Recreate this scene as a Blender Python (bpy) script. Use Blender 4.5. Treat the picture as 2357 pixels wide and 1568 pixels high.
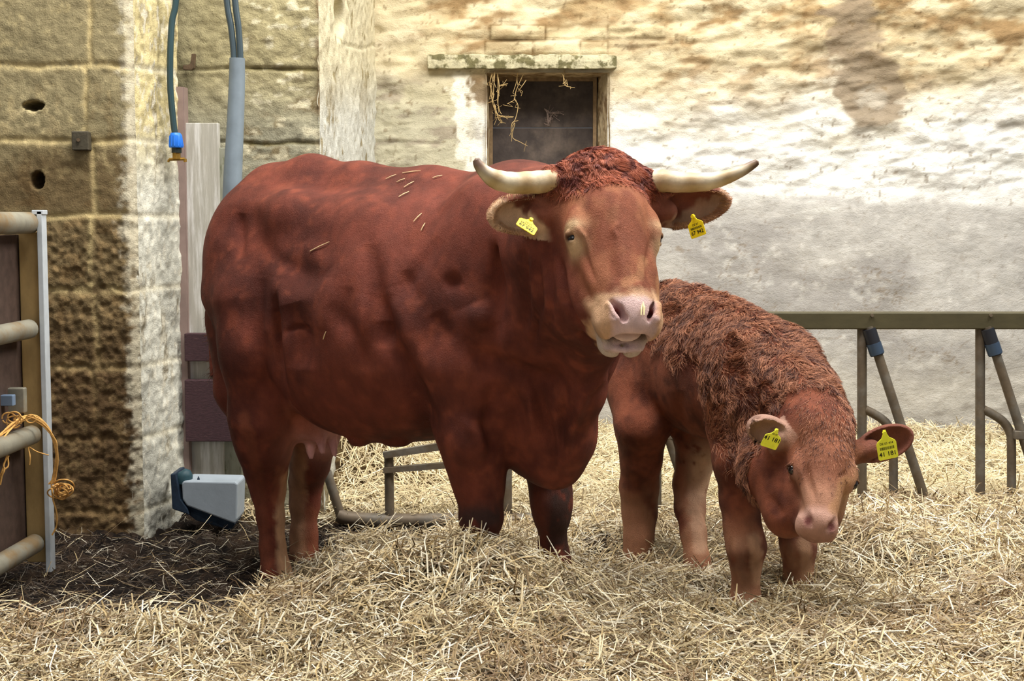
import bpy, bmesh, math
import numpy as np
from mathutils import Vector, Matrix

for o in list(bpy.data.objects):
    bpy.data.objects.remove(o)
SC = bpy.context.scene
COL = SC.collection

# ------------------------------------------------------------------ camera
F = 3400.0
CH = 1.25
PITCH = math.atan(284.0 / F)
SP, CP = math.sin(PITCH), math.cos(PITCH)
cam_d = bpy.data.cameras.new('camera')
cam_d.sensor_width = 36.0
cam_d.lens = F / 2357.0 * 36.0
cam_d.clip_end = 100
cam = bpy.data.objects.new('camera', cam_d)
COL.objects.link(cam)
cam.location = (0, 0, CH)
cam.rotation_euler = (math.pi / 2 - PITCH, 0, 0)
SC.camera = cam


def at(px, py, Y):
    """world point seen at a photograph pixel, in the vertical plane y = Y"""
    xc = (px - 1178.5) / F
    yc = (784.0 - py) / F
    t = Y / (CP + yc * SP)
    return np.array((xc * t, Y, CH + (yc * CP - SP) * t))


def proj(P):
    P = np.asarray(P, float)
    x, y, z = P[..., 0], P[..., 1], P[..., 2] - CH
    f = y * CP - z * SP
    u = y * SP + z * CP
    return 1178.5 + F * x / f, 784 - F * u / f


# ------------------------------------------------------------------ world and light
w = bpy.data.worlds.new('world')
SC.world = w
w.use_nodes = True
bg = w.node_tree.nodes['Background']
bg.inputs[0].default_value = (0.93, 0.96, 1.0, 1)
bg.inputs[1].default_value = 0.27


def area(name, loc, target, sx, sy, power, col):
    l = bpy.data.lights.new(name, 'AREA')
    l.shape = 'RECTANGLE'
    l.size, l.size_y, l.energy, l.color = sx, sy, power, col
    o = bpy.data.objects.new(name, l)
    COL.objects.link(o)
    o.location = loc
    d = Vector(target) - Vector(loc)
    o.rotation_euler = d.to_track_quat('-Z', 'Y').to_euler()
    return o


area('skylight_lamp', (3.4, 4.6, 5.0), (0.2, 5.2, 0.4), 2.0, 2.0, 320, (1.0, 0.97, 0.91))
area('roof_light_lamp', (-0.4, 4.2, 5.2), (0.0, 5.0, 0.0), 3.0, 1.8, 350, (1.0, 0.97, 0.93))
area('front_fill_lamp', (-2.6, -1.2, 3.0), (0.0, 5.0, 0.9), 3.0, 2.4, 50, (1.0, 0.96, 0.92))  # unseen soft lamp filling in from the camera side
area('rear_skylight_lamp', (1.4, 7.0, 4.6), (1.2, 7.4, 0.0), 4.5, 0.8, 90, (1.0, 0.97, 0.92))

vs = SC.view_settings
vs.view_transform = 'Standard'
vs.look = 'None'
vs.exposure = 0.06
vs.gamma = 1.0
vs.use_curve_mapping = False
SC.cycles.use_denoising = True
SC.cycles.max_bounces = 6
SC.cycles.diffuse_bounces = 3

rng = np.random.default_rng(7)

# ------------------------------------------------------------------ helpers: tagging and mesh


def tag(o, label=None, cat=None, group=None, kind=None):
    if label: o['label'] = label
    if cat: o['category'] = cat
    if group: o['group'] = group
    if kind: o['kind'] = kind
    return o


def empty(name, loc):
    o = bpy.data.objects.new(name, None)
    COL.objects.link(o)
    o.location = tuple(float(v) for v in loc)
    o.empty_display_size = 0.1
    return o


def np_mesh(name, V, faces, mat=None, parent=None, col=None, smooth=True, mats=None, midx=None):
    """V (n,3), faces (m,k) int array of equal-size faces (or list of arrays)"""
    me = bpy.data.meshes.new(name)
    V = np.ascontiguousarray(V, dtype=np.float32)
    if not isinstance(faces, list): faces = [faces]
    faces = [np.asarray(f, dtype=np.int32) for f in faces if len(f)]
    loops = np.concatenate([f.ravel() for f in faces])
    tot = np.concatenate([np.full(len(f), f.shape[1], np.int32) for f in faces])
    start = np.concatenate([[0], np.cumsum(tot)[:-1]]).astype(np.int32)
    me.vertices.add(len(V)); me.vertices.foreach_set('co', V.ravel())
    me.loops.add(len(loops)); me.loops.foreach_set('vertex_index', loops)
    me.polygons.add(len(tot)); me.polygons.foreach_set('loop_start', start)
    me.polygons.foreach_set('loop_total', tot)
    me.polygons.foreach_set('use_smooth', np.full(len(tot), smooth, dtype=bool))
    if mats:
        for m in mats: me.materials.append(m)
        me.polygons.foreach_set('material_index', np.asarray(midx, np.int32))
    elif mat: me.materials.append(mat)
    me.update(calc_edges=True)
    if col is not None:
        a = me.color_attributes.new('Col', 'FLOAT_COLOR', 'POINT')
        c = np.ones((len(V), 4), np.float32); c[:, :3] = col
        a.data.foreach_set('color', c.ravel())
    o = bpy.data.objects.new(name, me)
    COL.objects.link(o)
    if parent: set_parent(o, parent)
    return o


def set_parent(o, parent):
    def world(p):
        M = Matrix.Translation(p.location)
        return world(p.parent) @ p.matrix_parent_inverse @ M if p.parent else M
    o.parent = parent
    o.matrix_parent_inverse = world(parent).inverted()


class MB:
    """collects boxes, tubes and prisms, links them as one object"""
    def __init__(s): s.V, s.Q, s.n = [], {}, 0
    def add(s, V, faces):
        V = np.asarray(V, float)
        for f in faces: s.Q.setdefault(len(f), []).append(np.asarray(f) + s.n)
        s.V.append(V); s.n += len(V)
        return s
    def box(s, lo, hi, M=None):
        lo, hi = np.minimum(lo, hi), np.maximum(lo, hi)
        V = np.array([[(lo, hi)[i][0], (lo, hi)[j][1], (lo, hi)[k][2]] for i in (0, 1) for j in (0, 1) for k in (0, 1)])
        if M is not None: V = V @ np.asarray(M)[:3, :3].T + np.asarray(M)[:3, 3]
        return s.add(V, [(0, 1, 3, 2), (4, 6, 7, 5), (0, 4, 5, 1), (2, 3, 7, 6), (0, 2, 6, 4), (1, 5, 7, 3)])
    def tube(s, pts, r, n=14, cap=True, sq=None):
        pts = np.asarray(pts, float); m = len(pts)
        r = np.full(m, r, float) if np.isscalar(r) else np.asarray(r, float)
        T = np.gradient(pts, axis=0); T /= np.linalg.norm(T, axis=1)[:, None] + 1e-12
        a = np.array((0, 0, 1.)) if abs(T[0][2]) < .9 else np.array((1., 0, 0))
        u = np.cross(T[0], a); u /= np.linalg.norm(u)
        V = []
        for i in range(m):
            u = u - T[i] * np.dot(u, T[i]); u /= np.linalg.norm(u)
            v = np.cross(T[i], u)
            for k in range(n):
                t = 2 * math.pi * k / n
                V.append(pts[i] + r[i] * (math.cos(t) * u + math.sin(t) * v))
        Fs = [(i * n + k, i * n + (k + 1) % n, (i + 1) * n + (k + 1) % n, (i + 1) * n + k) for i in range(m - 1) for k in range(n)]
        if cap: Fs += [tuple(range(n - 1, -1, -1)), tuple((m - 1) * n + k for k in range(n))]
        return s.add(V, Fs)
    def prism(s, poly, d):
        poly = np.asarray(poly, float); n = len(poly); d = np.asarray(d, float)
        V = np.concatenate([poly, poly + d])
        return s.add(V, [tuple(range(n)), tuple(range(2 * n - 1, n - 1, -1))] + [(i, n + i, n + (i + 1) % n, (i + 1) % n) for i in range(n)])
    def build(s, name, mat, parent=None, smooth=False, bevel=0, seg=2):
        V = np.concatenate(s.V)
        o = np_mesh(name, V, [np.array(q) for q in s.Q.values()], mat, parent, smooth=smooth)
        bm = bmesh.new(); bm.from_mesh(o.data); bmesh.ops.recalc_face_normals(bm, faces=bm.faces); bm.to_mesh(o.data); bm.free()
        if bevel:
            b = o.modifiers.new('bevel', 'BEVEL'); b.width = bevel; b.segments = seg; b.limit_method = 'ANGLE'
        if smooth:
            o.data.set_sharp_from_angle(angle=math.radians(45))
        return o


def spline(pts, n=8):
    """Catmull-Rom through rows of any width"""
    P = np.asarray(pts, float); P = np.vstack([2 * P[0] - P[1], P, 2 * P[-1] - P[-2]])
    out = []
    for i in range(1, len(P) - 2):
        for t in np.linspace(0, 1, n, endpoint=False):
            out.append(.5 * ((2 * P[i]) + (-P[i - 1] + P[i + 1]) * t + (2 * P[i - 1] - 5 * P[i] + 4 * P[i + 1] - P[i + 2]) * t * t + (-P[i - 1] + 3 * P[i] - 3 * P[i + 1] + P[i + 2]) * t ** 3))
    out.append(P[-2])
    return np.array(out)


# ------------------------------------------------------------------ numpy noise


def _hash(ix, iy, iz, seed):
    h = (ix.astype(np.int64) * 374761393 + iy.astype(np.int64) * 668265263 + iz.astype(np.int64) * 1274126177 + seed * 1442695041) & 0xffffffff
    h = ((h ^ (h >> 13)) * 1274126177) & 0xffffffff
    h = h ^ (h >> 16)
    return (h & 0xffff).astype(np.float32) / 65535.0


def vnoise(x, y, z, seed=0):
    x, y, z = [np.asarray(a, np.float32) for a in np.broadcast_arrays(x, y, z)]
    ix, iy, iz = np.floor(x), np.floor(y), np.floor(z)
    fx, fy, fz = x - ix, y - iy, z - iz
    fx, fy, fz = [f * f * (3 - 2 * f) for f in (fx, fy, fz)]
    ix, iy, iz = ix.astype(np.int32), iy.astype(np.int32), iz.astype(np.int32)
    r = 0
    for a in (0, 1):
        for b in (0, 1):
            for c in (0, 1):
                wt = (fx if a else 1 - fx) * (fy if b else 1 - fy) * (fz if c else 1 - fz)
                r = r + wt * _hash(ix + a, iy + b, iz + c, seed)
    return r


def fbm(x, y, z=0., s=1., o=4, seed=0, g=.5):
    r, a, t = 0, 1., 0
    for i in range(o):
        r = r + a * vnoise(np.asarray(x) * s, np.asarray(y) * s, np.asarray(z) * s, seed + i * 17); t += a; a *= g; s *= 2.03
    return r / t


def sstep(a, b, x):
    t = np.clip((x - a) / (b - a), 0, 1)
    return t * t * (3 - 2 * t)


def lin(r, g, b):
    """sRGB 0-255 to linear"""
    c = np.array([r, g, b]) / 255.
    return np.where(c <= .04045, c / 12.92, ((c + .055) / 1.055) ** 2.4)


def cmix(A, B, t):
    return A * (1 - t[..., None]) + B * t[..., None]


# ------------------------------------------------------------------ materials


def mat(name, col=(.5, .5, .5), rough=.7, metal=0., attr=False, var=0., vscale=12., vcol=None, stretch=(1, 1, 1),
        bump=0., bscale=40., bdist=.01, fine=0., fscale=300., spec=.3, sheen=0., patch=None, pscale=5., pth=(.45, .6), sss=0):
    m = bpy.data.materials.new(name); m.use_nodes = True
    nt = m.node_tree; N = nt.nodes; L = nt.links
    p = N['Principled BSDF']
    p.inputs['Roughness'].default_value = rough
    p.inputs['Metallic'].default_value = metal
    p.inputs['Specular IOR Level'].default_value = spec
    if sheen: p.inputs['Sheen Weight'].default_value = sheen
    if sss:
        p.inputs['Subsurface Weight'].default_value = sss; p.inputs['Subsurface Radius'].default_value = (.02, .008, .005); p.inputs['Subsurface Scale'].default_value = .5
    tc = N.new('ShaderNodeTexCoord'); mp = N.new('ShaderNodeMapping'); mp.inputs['Scale'].default_value = stretch
    L.new(tc.outputs['Object'], mp.inputs['Vector'])
    if attr:
        a = N.new('ShaderNodeVertexColor'); a.layer_name = 'Col'; c = a.outputs['Color']
    else:
        rgb = N.new('ShaderNodeRGB'); rgb.outputs[0].default_value = (*col, 1); c = rgb.outputs[0]
    def noise(scale, detail=5, rough_=.6):
        n = N.new('ShaderNodeTexNoise'); n.inputs['Scale'].default_value = scale; n.inputs['Detail'].default_value = detail
        n.inputs['Roughness'].default_value = rough_
        L.new(mp.outputs[0], n.inputs['Vector']); return n
    if patch is not None:
        n = noise(pscale, 6, .65); r = N.new('ShaderNodeMapRange'); r.inputs[1].default_value, r.inputs[2].default_value = pth
        L.new(n.outputs[0], r.inputs[0]); mx = N.new('ShaderNodeMix'); mx.data_type = 'RGBA'
        L.new(r.outputs[0], mx.inputs[0]); L.new(c, mx.inputs[6]); mx.inputs[7].default_value = (*patch, 1); c = mx.outputs[2]
    if var:
        n = noise(vscale); r = N.new('ShaderNodeMapRange'); r.inputs[1].default_value = .3; r.inputs[2].default_value = .7
        r.inputs[3].default_value = 1 - var; r.inputs[4].default_value = 1 + var
        L.new(n.outputs[0], r.inputs[0]); mx = N.new('ShaderNodeMix'); mx.data_type = 'RGBA'; mx.blend_type = 'MULTIPLY'; mx.inputs[0].default_value = 1
        L.new(c, mx.inputs[6]); L.new(r.outputs[0], mx.inputs[7]); c = mx.outputs[2]
    L.new(c, p.inputs['Base Color'])
    nrm = None
    if bump:
        n = noise(bscale, 8, .65); b = N.new('ShaderNodeBump'); b.inputs['Strength'].default_value = bump; b.inputs['Distance'].default_value = bdist
        L.new(n.outputs[0], b.inputs['Height']); nrm = b.outputs[0]
    if fine:
        n = noise(fscale, 3, .7); b = N.new('ShaderNodeBump'); b.inputs['Strength'].default_value = fine; b.inputs['Distance'].default_value = bdist * .4
        L.new(n.outputs[0], b.inputs['Height'])
        if nrm: L.new(nrm, b.inputs['Normal'])
        nrm = b.outputs[0]
    if nrm: L.new(nrm, p.inputs['Normal'])
    return m


# ------------------------------------------------------------------ signed distance sculpting


class Field:
    def __init__(s, xs, ys, zs):
        s.ax = [np.asarray(a, np.float32) for a in (xs, ys, zs)]
        s.D = np.full([len(a) for a in s.ax], .5, np.float32)
    def _sl(s, lo, hi):
        r = []
        for a, l, h in zip(s.ax, lo, hi):
            i0 = max(int(np.searchsorted(a, l)) - 1, 0); i1 = min(int(np.searchsorted(a, h)) + 1, len(a))
            if i1 <= i0: return None
            r.append(slice(i0, i1))
        return tuple(r)
    def _grid(s, sl):
        return (s.ax[0][sl[0]][:, None, None], s.ax[1][sl[1]][None, :, None], s.ax[2][sl[2]][None, None, :])
    def _comb(s, sl, d, k, op):
        A = s.D[sl]
        if op == 'sub':
            h = np.clip(.5 - .5 * (A + d) / k, 0, 1); s.D[sl] = A * (1 - h) - d * h + k * h * (1 - h)
        else:
            h = np.clip(.5 + .5 * (A - d) / k, 0, 1); s.D[sl] = A * (1 - h) + d * h - k * h * (1 - h)
    def ell(s, c, r, M=np.eye(3), k=.05, op='add'):
        c = np.asarray(c, float); r = np.asarray(r, float); M = np.asarray(M, float)
        ext = np.sqrt(((M * r[:, None]) ** 2).sum(0)) + k * 1.3 + .03
        sl = s._sl(c - ext, c + ext)
        if sl is None: return s
        X, Y, Z = s._grid(sl); X, Y, Z = X - c[0], Y - c[1], Z - c[2]
        k0 = 0; k1 = 0
        for i in range(3):
            q = (X * np.float32(M[i, 0]) + Y * np.float32(M[i, 1]) + Z * np.float32(M[i, 2]))
            k0 = k0 + (q / np.float32(r[i])) ** 2; k1 = k1 + (q / np.float32(r[i] ** 2)) ** 2
        k0 = np.sqrt(k0); k1 = np.sqrt(k1) + 1e-6
        s._comb(sl, (k0 * (k0 - 1) / k1).astype(np.float32), k, op)
        return s
    def cone(s, a, b, ra, rb, k=.03, ax=None, f=1., op='add'):
        a = np.asarray(a, float); b = np.asarray(b, float)
        e = max(ra, rb) * max(1, f) + k * 1.3 + .03
        sl = s._sl(np.minimum(a, b) - e, np.maximum(a, b) + e)
        if sl is None: return s
        X, Y, Z = s._grid(sl); X, Y, Z = X - a[0], Y - a[1], Z - a[2]
        ba = b - a; L2 = float(ba @ ba) + 1e-9
        h = np.clip((X * ba[0] + Y * ba[1] + Z * ba[2]) / L2, 0, 1)
        X, Y, Z = X - h * ba[0], Y - h * ba[1], Z - h * ba[2]
        q2 = X * X + Y * Y + Z * Z
        if ax is not None and f != 1:
            ax = np.asarray(ax, float); ax = ax / np.linalg.norm(ax)
            q = X * ax[0] + Y * ax[1] + Z * ax[2]
            q2 = q2 - q * q * (1 - 1 / f ** 2)
        s._comb(sl, (np.sqrt(np.maximum(q2, 0)) - (ra + (rb - ra) * h)).astype(np.float32), k, op)
        return s
    def chain(s, pts, k=.03, ax=None, f=1., op='add'):
        for (a, ra), (b, rb) in zip(pts[:-1], pts[1:]): s.cone(a, b, ra, rb, k, ax, f, op)
        return s
    def noise(s, sl, amp, scale, seed=0, o=2):
        X, Y, Z = s._grid(sl)
        X, Y, Z = np.broadcast_arrays(X, Y, Z)
        s.D[sl] += ((fbm(X, Y, Z, scale, o, seed) - .5) * 2 * amp).astype(np.float32)
    def mesh(s):
        D = s.D; I = D < 0
        c = np.zeros([n - 1 for n in D.shape], np.int8)
        def cn(A, a, b, d): return A[a:A.shape[0] - 1 + a, b:A.shape[1] - 1 + b, d:A.shape[2] - 1 + d]
        for a in (0, 1):
            for b in (0, 1):
                for d in (0, 1): c += cn(I, a, b, d)
        cells = np.argwhere((c > 0) & (c < 8))
        idx = np.full(c.shape, -1, np.int32); idx[tuple(cells.T)] = np.arange(len(cells))
        acc = np.zeros((len(cells), 3)); cnt = np.zeros(len(cells))
        for axis in range(3):
            o1, o2 = [i for i in range(3) if i != axis]
            for a in (0, 1):
                for b in (0, 1):
                    p = cells.copy(); p[:, o1] += a; p[:, o2] += b
                    q = p.copy(); q[:, axis] += 1
                    d0 = D[tuple(p.T)]; d1 = D[tuple(q.T)]
                    m = (d0 < 0) != (d1 < 0)
                    t = np.where(m, d0 / np.where(m, d0 - d1, 1), 0)
                    for j in range(3):
                        A = s.ax[j]
                        v = A[p[:, j]] + (A[q[:, j]] - A[p[:, j]]) * t
                        acc[:, j] += np.where(m, v, 0)
                    cnt += m
        V = acc / cnt[:, None]
        Q = []
        for axis in range(3):
            o1, o2 = (axis + 1) % 3, (axis + 2) % 3
            sl0 = [slice(None)] * 3; sl1 = [slice(None)] * 3; sl0[axis] = slice(0, -1); sl1[axis] = slice(1, None)
            for o in (o1, o2): sl0[o] = slice(1, -1); sl1[o] = slice(1, -1)
            A, B = I[tuple(sl0)], I[tuple(sl1)]
            for m, flip in ((A & ~B, False), (~A & B, True)):
                e = np.argwhere(m)
                if not len(e): continue
                e[:, o1] += 1; e[:, o2] += 1
                def g(d1, d2):
                    k = e.copy(); k[:, o1] -= d1; k[:, o2] -= d2; return idx[tuple(k.T)]
                q = np.stack([g(1, 1), g(0, 1), g(0, 0), g(1, 0)], 1)
                Q.append(q[:, ::-1] if flip else q)
        return V, np.concatenate(Q)


def smooth_mesh(V, Q, it=2, f=.5):
    n = len(V)
    e = np.concatenate([Q[:, [0, 1]], Q[:, [1, 2]], Q[:, [2, 3]], Q[:, [3, 0]]])
    deg = np.bincount(e[:, 0], minlength=n) + np.bincount(e[:, 1], minlength=n)
    for i in range(it):
        for ff in (f, -f * 1.04):
            S = np.stack([np.bincount(e[:, 0], V[e[:, 1], j], n) + np.bincount(e[:, 1], V[e[:, 0], j], n) for j in range(3)], 1)
            V = V + ff * (S / deg[:, None] - V)
    return V


def vnormals(V, Q):
    nf = np.cross(V[Q[:, 2]] - V[Q[:, 0]], V[Q[:, 3]] - V[Q[:, 1]])
    N = np.zeros_like(V)
    for c in range(4):
        for j in range(3): N[:, j] += np.bincount(Q[:, c], nf[:, j], len(V))
    return N / (np.linalg.norm(N, axis=1)[:, None] + 1e-12)


def axis_steps(segs):
    """[(start,end,step),...] -> coordinates"""
    out = []
    for a, b, s in segs:
        out.append(np.linspace(a, b, max(int(round((b - a) / s)), 1), endpoint=False))
    out.append([segs[-1][1]])
    return np.concatenate(out)


def gauss(P, c, r, M=None):
    """soft mask around a point; r scalar or 3 radii in frame M"""
    d = np.asarray(P) - np.asarray(c)
    if M is not None: d = d @ np.asarray(M).T
    return np.exp(-((d / np.asarray(r)) ** 2).sum(-1))


def carve(V, N, strokes, ymax=9.):
    """press furrows (negative depth) or raise ridges along polylines given on the side facing the camera;
    stroke = ([(px, py), ...], half width in px, depth in m)"""
    px, py = proj(V)
    view = V - np.array((0, 0, CH)); view /= np.linalg.norm(view, axis=1)[:, None]
    face = np.clip(-(N * view).sum(1) * 2.5, 0, 1) * (V[:, 1] < ymax)
    D = np.zeros(len(V))
    for pts, wd, dep in strokes:
        r = np.full(len(V), 1e9); s = np.zeros(len(V)); m = len(pts) - 1
        for i, ((ax, ay), (bx, by)) in enumerate(zip(pts[:-1], pts[1:])):
            t = np.clip(((px - ax) * (bx - ax) + (py - ay) * (by - ay)) / ((bx - ax) ** 2 + (by - ay) ** 2 + 1e-6), 0, 1)
            q = np.hypot(px - ax - t * (bx - ax), py - ay - t * (by - ay)); k = q < r
            s = np.where(k, (i + t) / m, s); r = np.minimum(r, q)
        D += 1.4 * dep * np.exp(-(r / wd) ** 2) * (.15 + .85 * np.sin(np.pi * s) ** .7)
    return V + N * (D * face)[:, None]


def paint(C, V, N, strokes):
    """coat markings and painted rim light: ([(px, py), ...], half width px, colour, strength, ymin, ymax) laid on the side facing the camera"""
    px, py = proj(V)
    nz = fbm(V[:, 0], V[:, 1], V[:, 2], 40, 3, 55)
    view = V - np.array((0, 0, CH)); view /= np.linalg.norm(view, axis=1)[:, None]
    face = sstep(-.05, .25, -(N * view).sum(1))
    for pts, wd, col, st, y0, y1 in strokes:
        r = np.full(len(V), 1e9)
        if len(pts) == 1: pts = pts * 2
        for (ax, ay), (bx, by) in zip(pts[:-1], pts[1:]):
            t = np.clip(((px - ax) * (bx - ax) + (py - ay) * (by - ay)) / ((bx - ax) ** 2 + (by - ay) ** 2 + 1e-6), 0, 1)
            r = np.minimum(r, np.hypot(px - ax - t * (bx - ax), py - ay - t * (by - ay)))
        m = sstep(wd * 1.5, wd * .5, r + wd * 1.2 * (nz - .5)) * face * st * (V[:, 1] > y0) * (V[:, 1] < y1)
        C = cmix(C, lin(*col) + 0 * C, m)
    return C

# ================================================================== COW
def nrmz(v): v = np.asarray(v, float); return v / np.linalg.norm(v)


RED = lin(122, 60, 44); DARK = lin(90, 42, 31); TAN = lin(196, 138, 96); CREAM = lin(224, 190, 150); PINK = lin(214, 170, 160)
m_hide = mat('cow_hide', attr=True, rough=.62, var=.2, vscale=22, stretch=(1, 1, .45), bump=.5, bscale=48, bdist=.014, fine=.9, fscale=420, spec=.22)
m_horn = mat('cow_horn', attr=True, rough=.42, var=.12, vscale=40, bump=.3, bscale=60, bdist=.004, spec=.4)
m_eye = mat('dark_eye', col=lin(22, 14, 12), rough=.12, spec=.6)
m_tag = mat('yellow_tag_plastic', col=lin(244, 216, 30), rough=.4, var=.12, vscale=60)
m_tagc = mat('lime_yellow_tag_plastic', col=lin(248, 250, 66), rough=.4, var=.08, vscale=60)
m_ink = mat('black_tag_ink', col=lin(24, 24, 16), rough=.6)
m_tongue = mat('tongue_flesh', col=lin(205, 178, 172), rough=.35, var=.1, vscale=60, bump=.3, bscale=120, bdist=.003)

O = np.array((-.76, 5.25, 0.)); ANG = math.radians(35)
H = np.array((math.cos(ANG), -math.sin(ANG), 0)); R = np.array((-math.sin(ANG), -math.cos(ANG), 0)); UP = np.array((0, 0, 1.))
MB_ = np.stack([H, R, UP])


def W(l, s, z): return O + l * H + s * R + z * UP


# head frame
yaw = math.radians(18)
Nh = np.array((math.sin(yaw), -math.cos(yaw), 0))
HF = nrmz(Nh * .53 - UP * .83 + np.array((-.03, 0, 0)))
HS = nrmz(np.cross(Nh, UP)) * 1.0
if HS[0] > 0: HS = -HS
HN = nrmz(np.cross(HF, HS)); HN = HN if HN[1] < 0 else -HN
HS = nrmz(np.cross(HN, HF)); HS = HS if HS[0] < 0 else -HS
MH = np.stack([HF, HS, HN])
H0 = at(1399, 385, 4.13)


def Q(u, s, n): return H0 + u * HF + s * HS + n * HN


def build_cow_field():
    xs = axis_steps([(-1.24, -.02, .0105), (-.02, .66, .0045)])
    ys = axis_steps([(3.66, 4.32, .0048), (4.32, 5.68, .0105)])
    zs = axis_steps([(-.08, .86, .0105), (.86, 1.54, .0048)])
    f = Field(xs, ys, zs)
    # --- trunk
    f.ell(W(.50, 0, .945), (.66, .355, .445), MB_, .10)
    f.ell(W(.42, .13, .86), (.42, .245, .34), MB_, .10)
    f.ell(W(.0, 0, 1.13), (.33, .255, .28), MB_, .12)
    f.ell(W(-.125, .10, 1.02), (.185, .15, .33), MB_, .09)
    f.ell(W(-.14, -.12, 1.02), (.18, .14, .33), MB_, .09)
    # top line
    f.chain([(W(-.26, 0, 1.265), .05), (W(-.1, 0, 1.345), .07), (W(.08, 0, 1.385), .064), (W(.3, 0, 1.358), .058), (W(.6, 0, 1.325), .064), (W(.92, 0, 1.312), .078), (W(1.1, 0, 1.285), .085)], .09)
    # hook bones and short ribs
    f.ell(W(.13, .19, 1.27), (.09, .05, .045), MB_, .07)
    f.ell(W(.13, -.2, 1.285), (.10, .06, .05), MB_, .07)
    f.cone(W(.14, .19, 1.25), W(.55, .20, 1.23), .045, .045, .09)
    f.ell(W(-.28, .09, 1.16), (.06, .05, .07), MB_, .05)
    # shoulders, chest
    f.ell(W(.93, .155, 1.02), (.20, .135, .34), MB_, .08)
    f.ell(W(.93, -.16, 1.02), (.20, .13, .34), MB_, .08)
    f.ell(W(1.0, .01, .84), (.25, .225, .32), MB_, .10)
    f.ell(W(1.08, .01, .66), (.15, .125, .24), MB_, .08)
    f.ell(W(.86, .19, .80), (.13, .09, .2), MB_, .07)
    f.ell(W(1.08, .16, .9), (.10, .10, .14), MB_, .06)
    # neck to the head
    nk = [(W(1.0, 0, 1.17), .24), (W(1.2, .10, 1.17), .21), (Q(.10, .02, -.26), .165), (Q(.08, .0, -.16), .13)]
    f.chain(nk, .10)
    f.chain([(W(1.12, .02, .92), .21), (W(1.26, .13, 1.0), .17), (Q(.27, .03, -.27), .11), (Q(.3, .02, -.2), .08)], .09)
    # dewlap: chin down to the brisket
    f.chain([(Q(.40, .01, -.20), .035), (W(1.35, .19, .88), .05), (W(1.26, .10, .72), .055), (W(1.17, .04, .56), .060), (W(1.10, .0, .475), .055), (W(1.0, 0, .5), .07)], .07)
    f.cone(W(1.29, .13, .84), W(1.17, .06, .52), .026, .028, .035)
    # --- fore legs
    f.chain([(W(.88, .19, .78), .12), (at(1078, 985, 4.60), .098), (at(1092, 1060, 4.61), .080), (at(1103, 1120, 4.62), .068), (at(1108, 1165, 4.61), .062)], .05)
    f.chain([(at(1108, 1165, 4.61), .060), (at(1108, 1195, 4.60), .066), (at(1110, 1235, 4.62), .046), (at(1112, 1300, 4.64), .040), (at(1114, 1345, 4.63), .048), (at(1112, 1375, 4.62), .056)], .02)
    f.ell(at(1073, 1010, 4.53), (.045, .05, .075), np.eye(3), .04)
    f.chain([(W(.95, -.14, .72), .11), (at(1262, 1060, 4.84), .078), (at(1268, 1125, 4.84), .063), (at(1270, 1165, 4.82), .060), (at(1270, 1190, 4.82), .050), (at(1272, 1250, 4.85), .040), (at(1276, 1290, 4.85), .047), (at(1280, 1325, 4.83), .058)], .035)
    # --- hind legs: near
    f.chain([(W(.0, .15, .95), .19), (W(.02, .17, .80), .165), (at(606, 960, 5.10), .108), (at(608, 1020, 5.13), .089), (at(612, 1080, 5.17), .076)], .06)
    f.chain([(W(-.17, .12, .95), .13), (at(548, 900, 5.25), .075), (at(572, 990, 5.26), .045), (at(588, 1070, 5.24), .034), (at(598, 1110, 5.23), .038)], .05)
    f.chain([(at(612, 1085, 5.19), .068), (at(618, 1130, 5.19), .058), (at(623, 1190, 5.17), .048), (at(628, 1260, 5.15), .044), (at(634, 1310, 5.13), .050), (at(638, 1345, 5.11), .056), (at(640, 1372, 5.09), .064)], .025)
    # flank fold
    f.cone(W(.16, .20, .98), at(655, 905, 5.02), .07, .045, .06)
    # far hind
    f.chain([(W(-.02, -.15, .92), .17), (W(.04, -.14, .72), .13), (at(724, 1010, 5.33), .082), (at(714, 1070, 5.37), .068), (at(705, 1110, 5.42), .060), (at(702, 1160, 5.42), .052), (at(700, 1230, 5.40), .045), (at(699, 1290, 5.38), .050), (at(697, 1325, 5.36), .060)], .035)
    # udder and teats
    f.ell(at(722, 962, 5.16), (.105, .11, .085), MB_, .04)
    f.ell(at(700, 930, 5.2), (.09, .10, .12), MB_, .05)
    for a, b, ya in (((738, 1000), (742, 1040), 5.10), ((714, 1012), (716, 1050), 5.17), ((762, 1000), (770, 1045), 5.15), ((752, 990), (757, 1028), 5.22)):
        f.chain([(at(*a, ya), .018), (at((a[0] + b[0]) / 2, (a[1] + b[1]) / 2, ya), .0135), (at(*b, ya - .01), .0125)], .018)
    f.ell(at(825, 1018, 4.86), (.03, .03, .014), MB_, .03); f.ell(at(915, 1020, 4.82), (.04, .03, .013), MB_, .03)
    # muscle hollows
    f.ell(W(.34, .37, 1.14), (.13, .05, .10), MB_, .07, 'sub')
    f.ell(W(.20, .345, .82), (.035, .05, .16), MB_, .06, 'sub')
    f.ell(W(-.06, .30, 1.24), (.12, .05, .05), MB_, .07, 'sub')
    f.cone(W(.70, .375, 1.22), W(.66, .40, .80), .015, .02, .05, op='sub')
    f.cone(W(1.09, .27, 1.15), W(1.03, .30, .78), .018, .02, .05, op='sub')
    f.cone(W(-.30, .17, .98), W(-.16, .29, .80), .012, .012, .05, op='sub')
    # --- head
    f.ell(Q(.10, 0, -.105), (.17, .136, .115), MH, .04)
    f.ell(Q(-.015, .0, -.09), (.072, .125, .082), MH, .05)
    f.ell(Q(-.015, .0, -.045), (.05, .085, .040), MH, .05)
    f.cone(Q(.16, 0, -.085), Q(.43, 0, -.075), .106, .070, .05)
    f.cone(Q(.12, 0, -.035), Q(.40, 0, -.042), .062, .040, .05, HS, 1.3)
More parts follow.
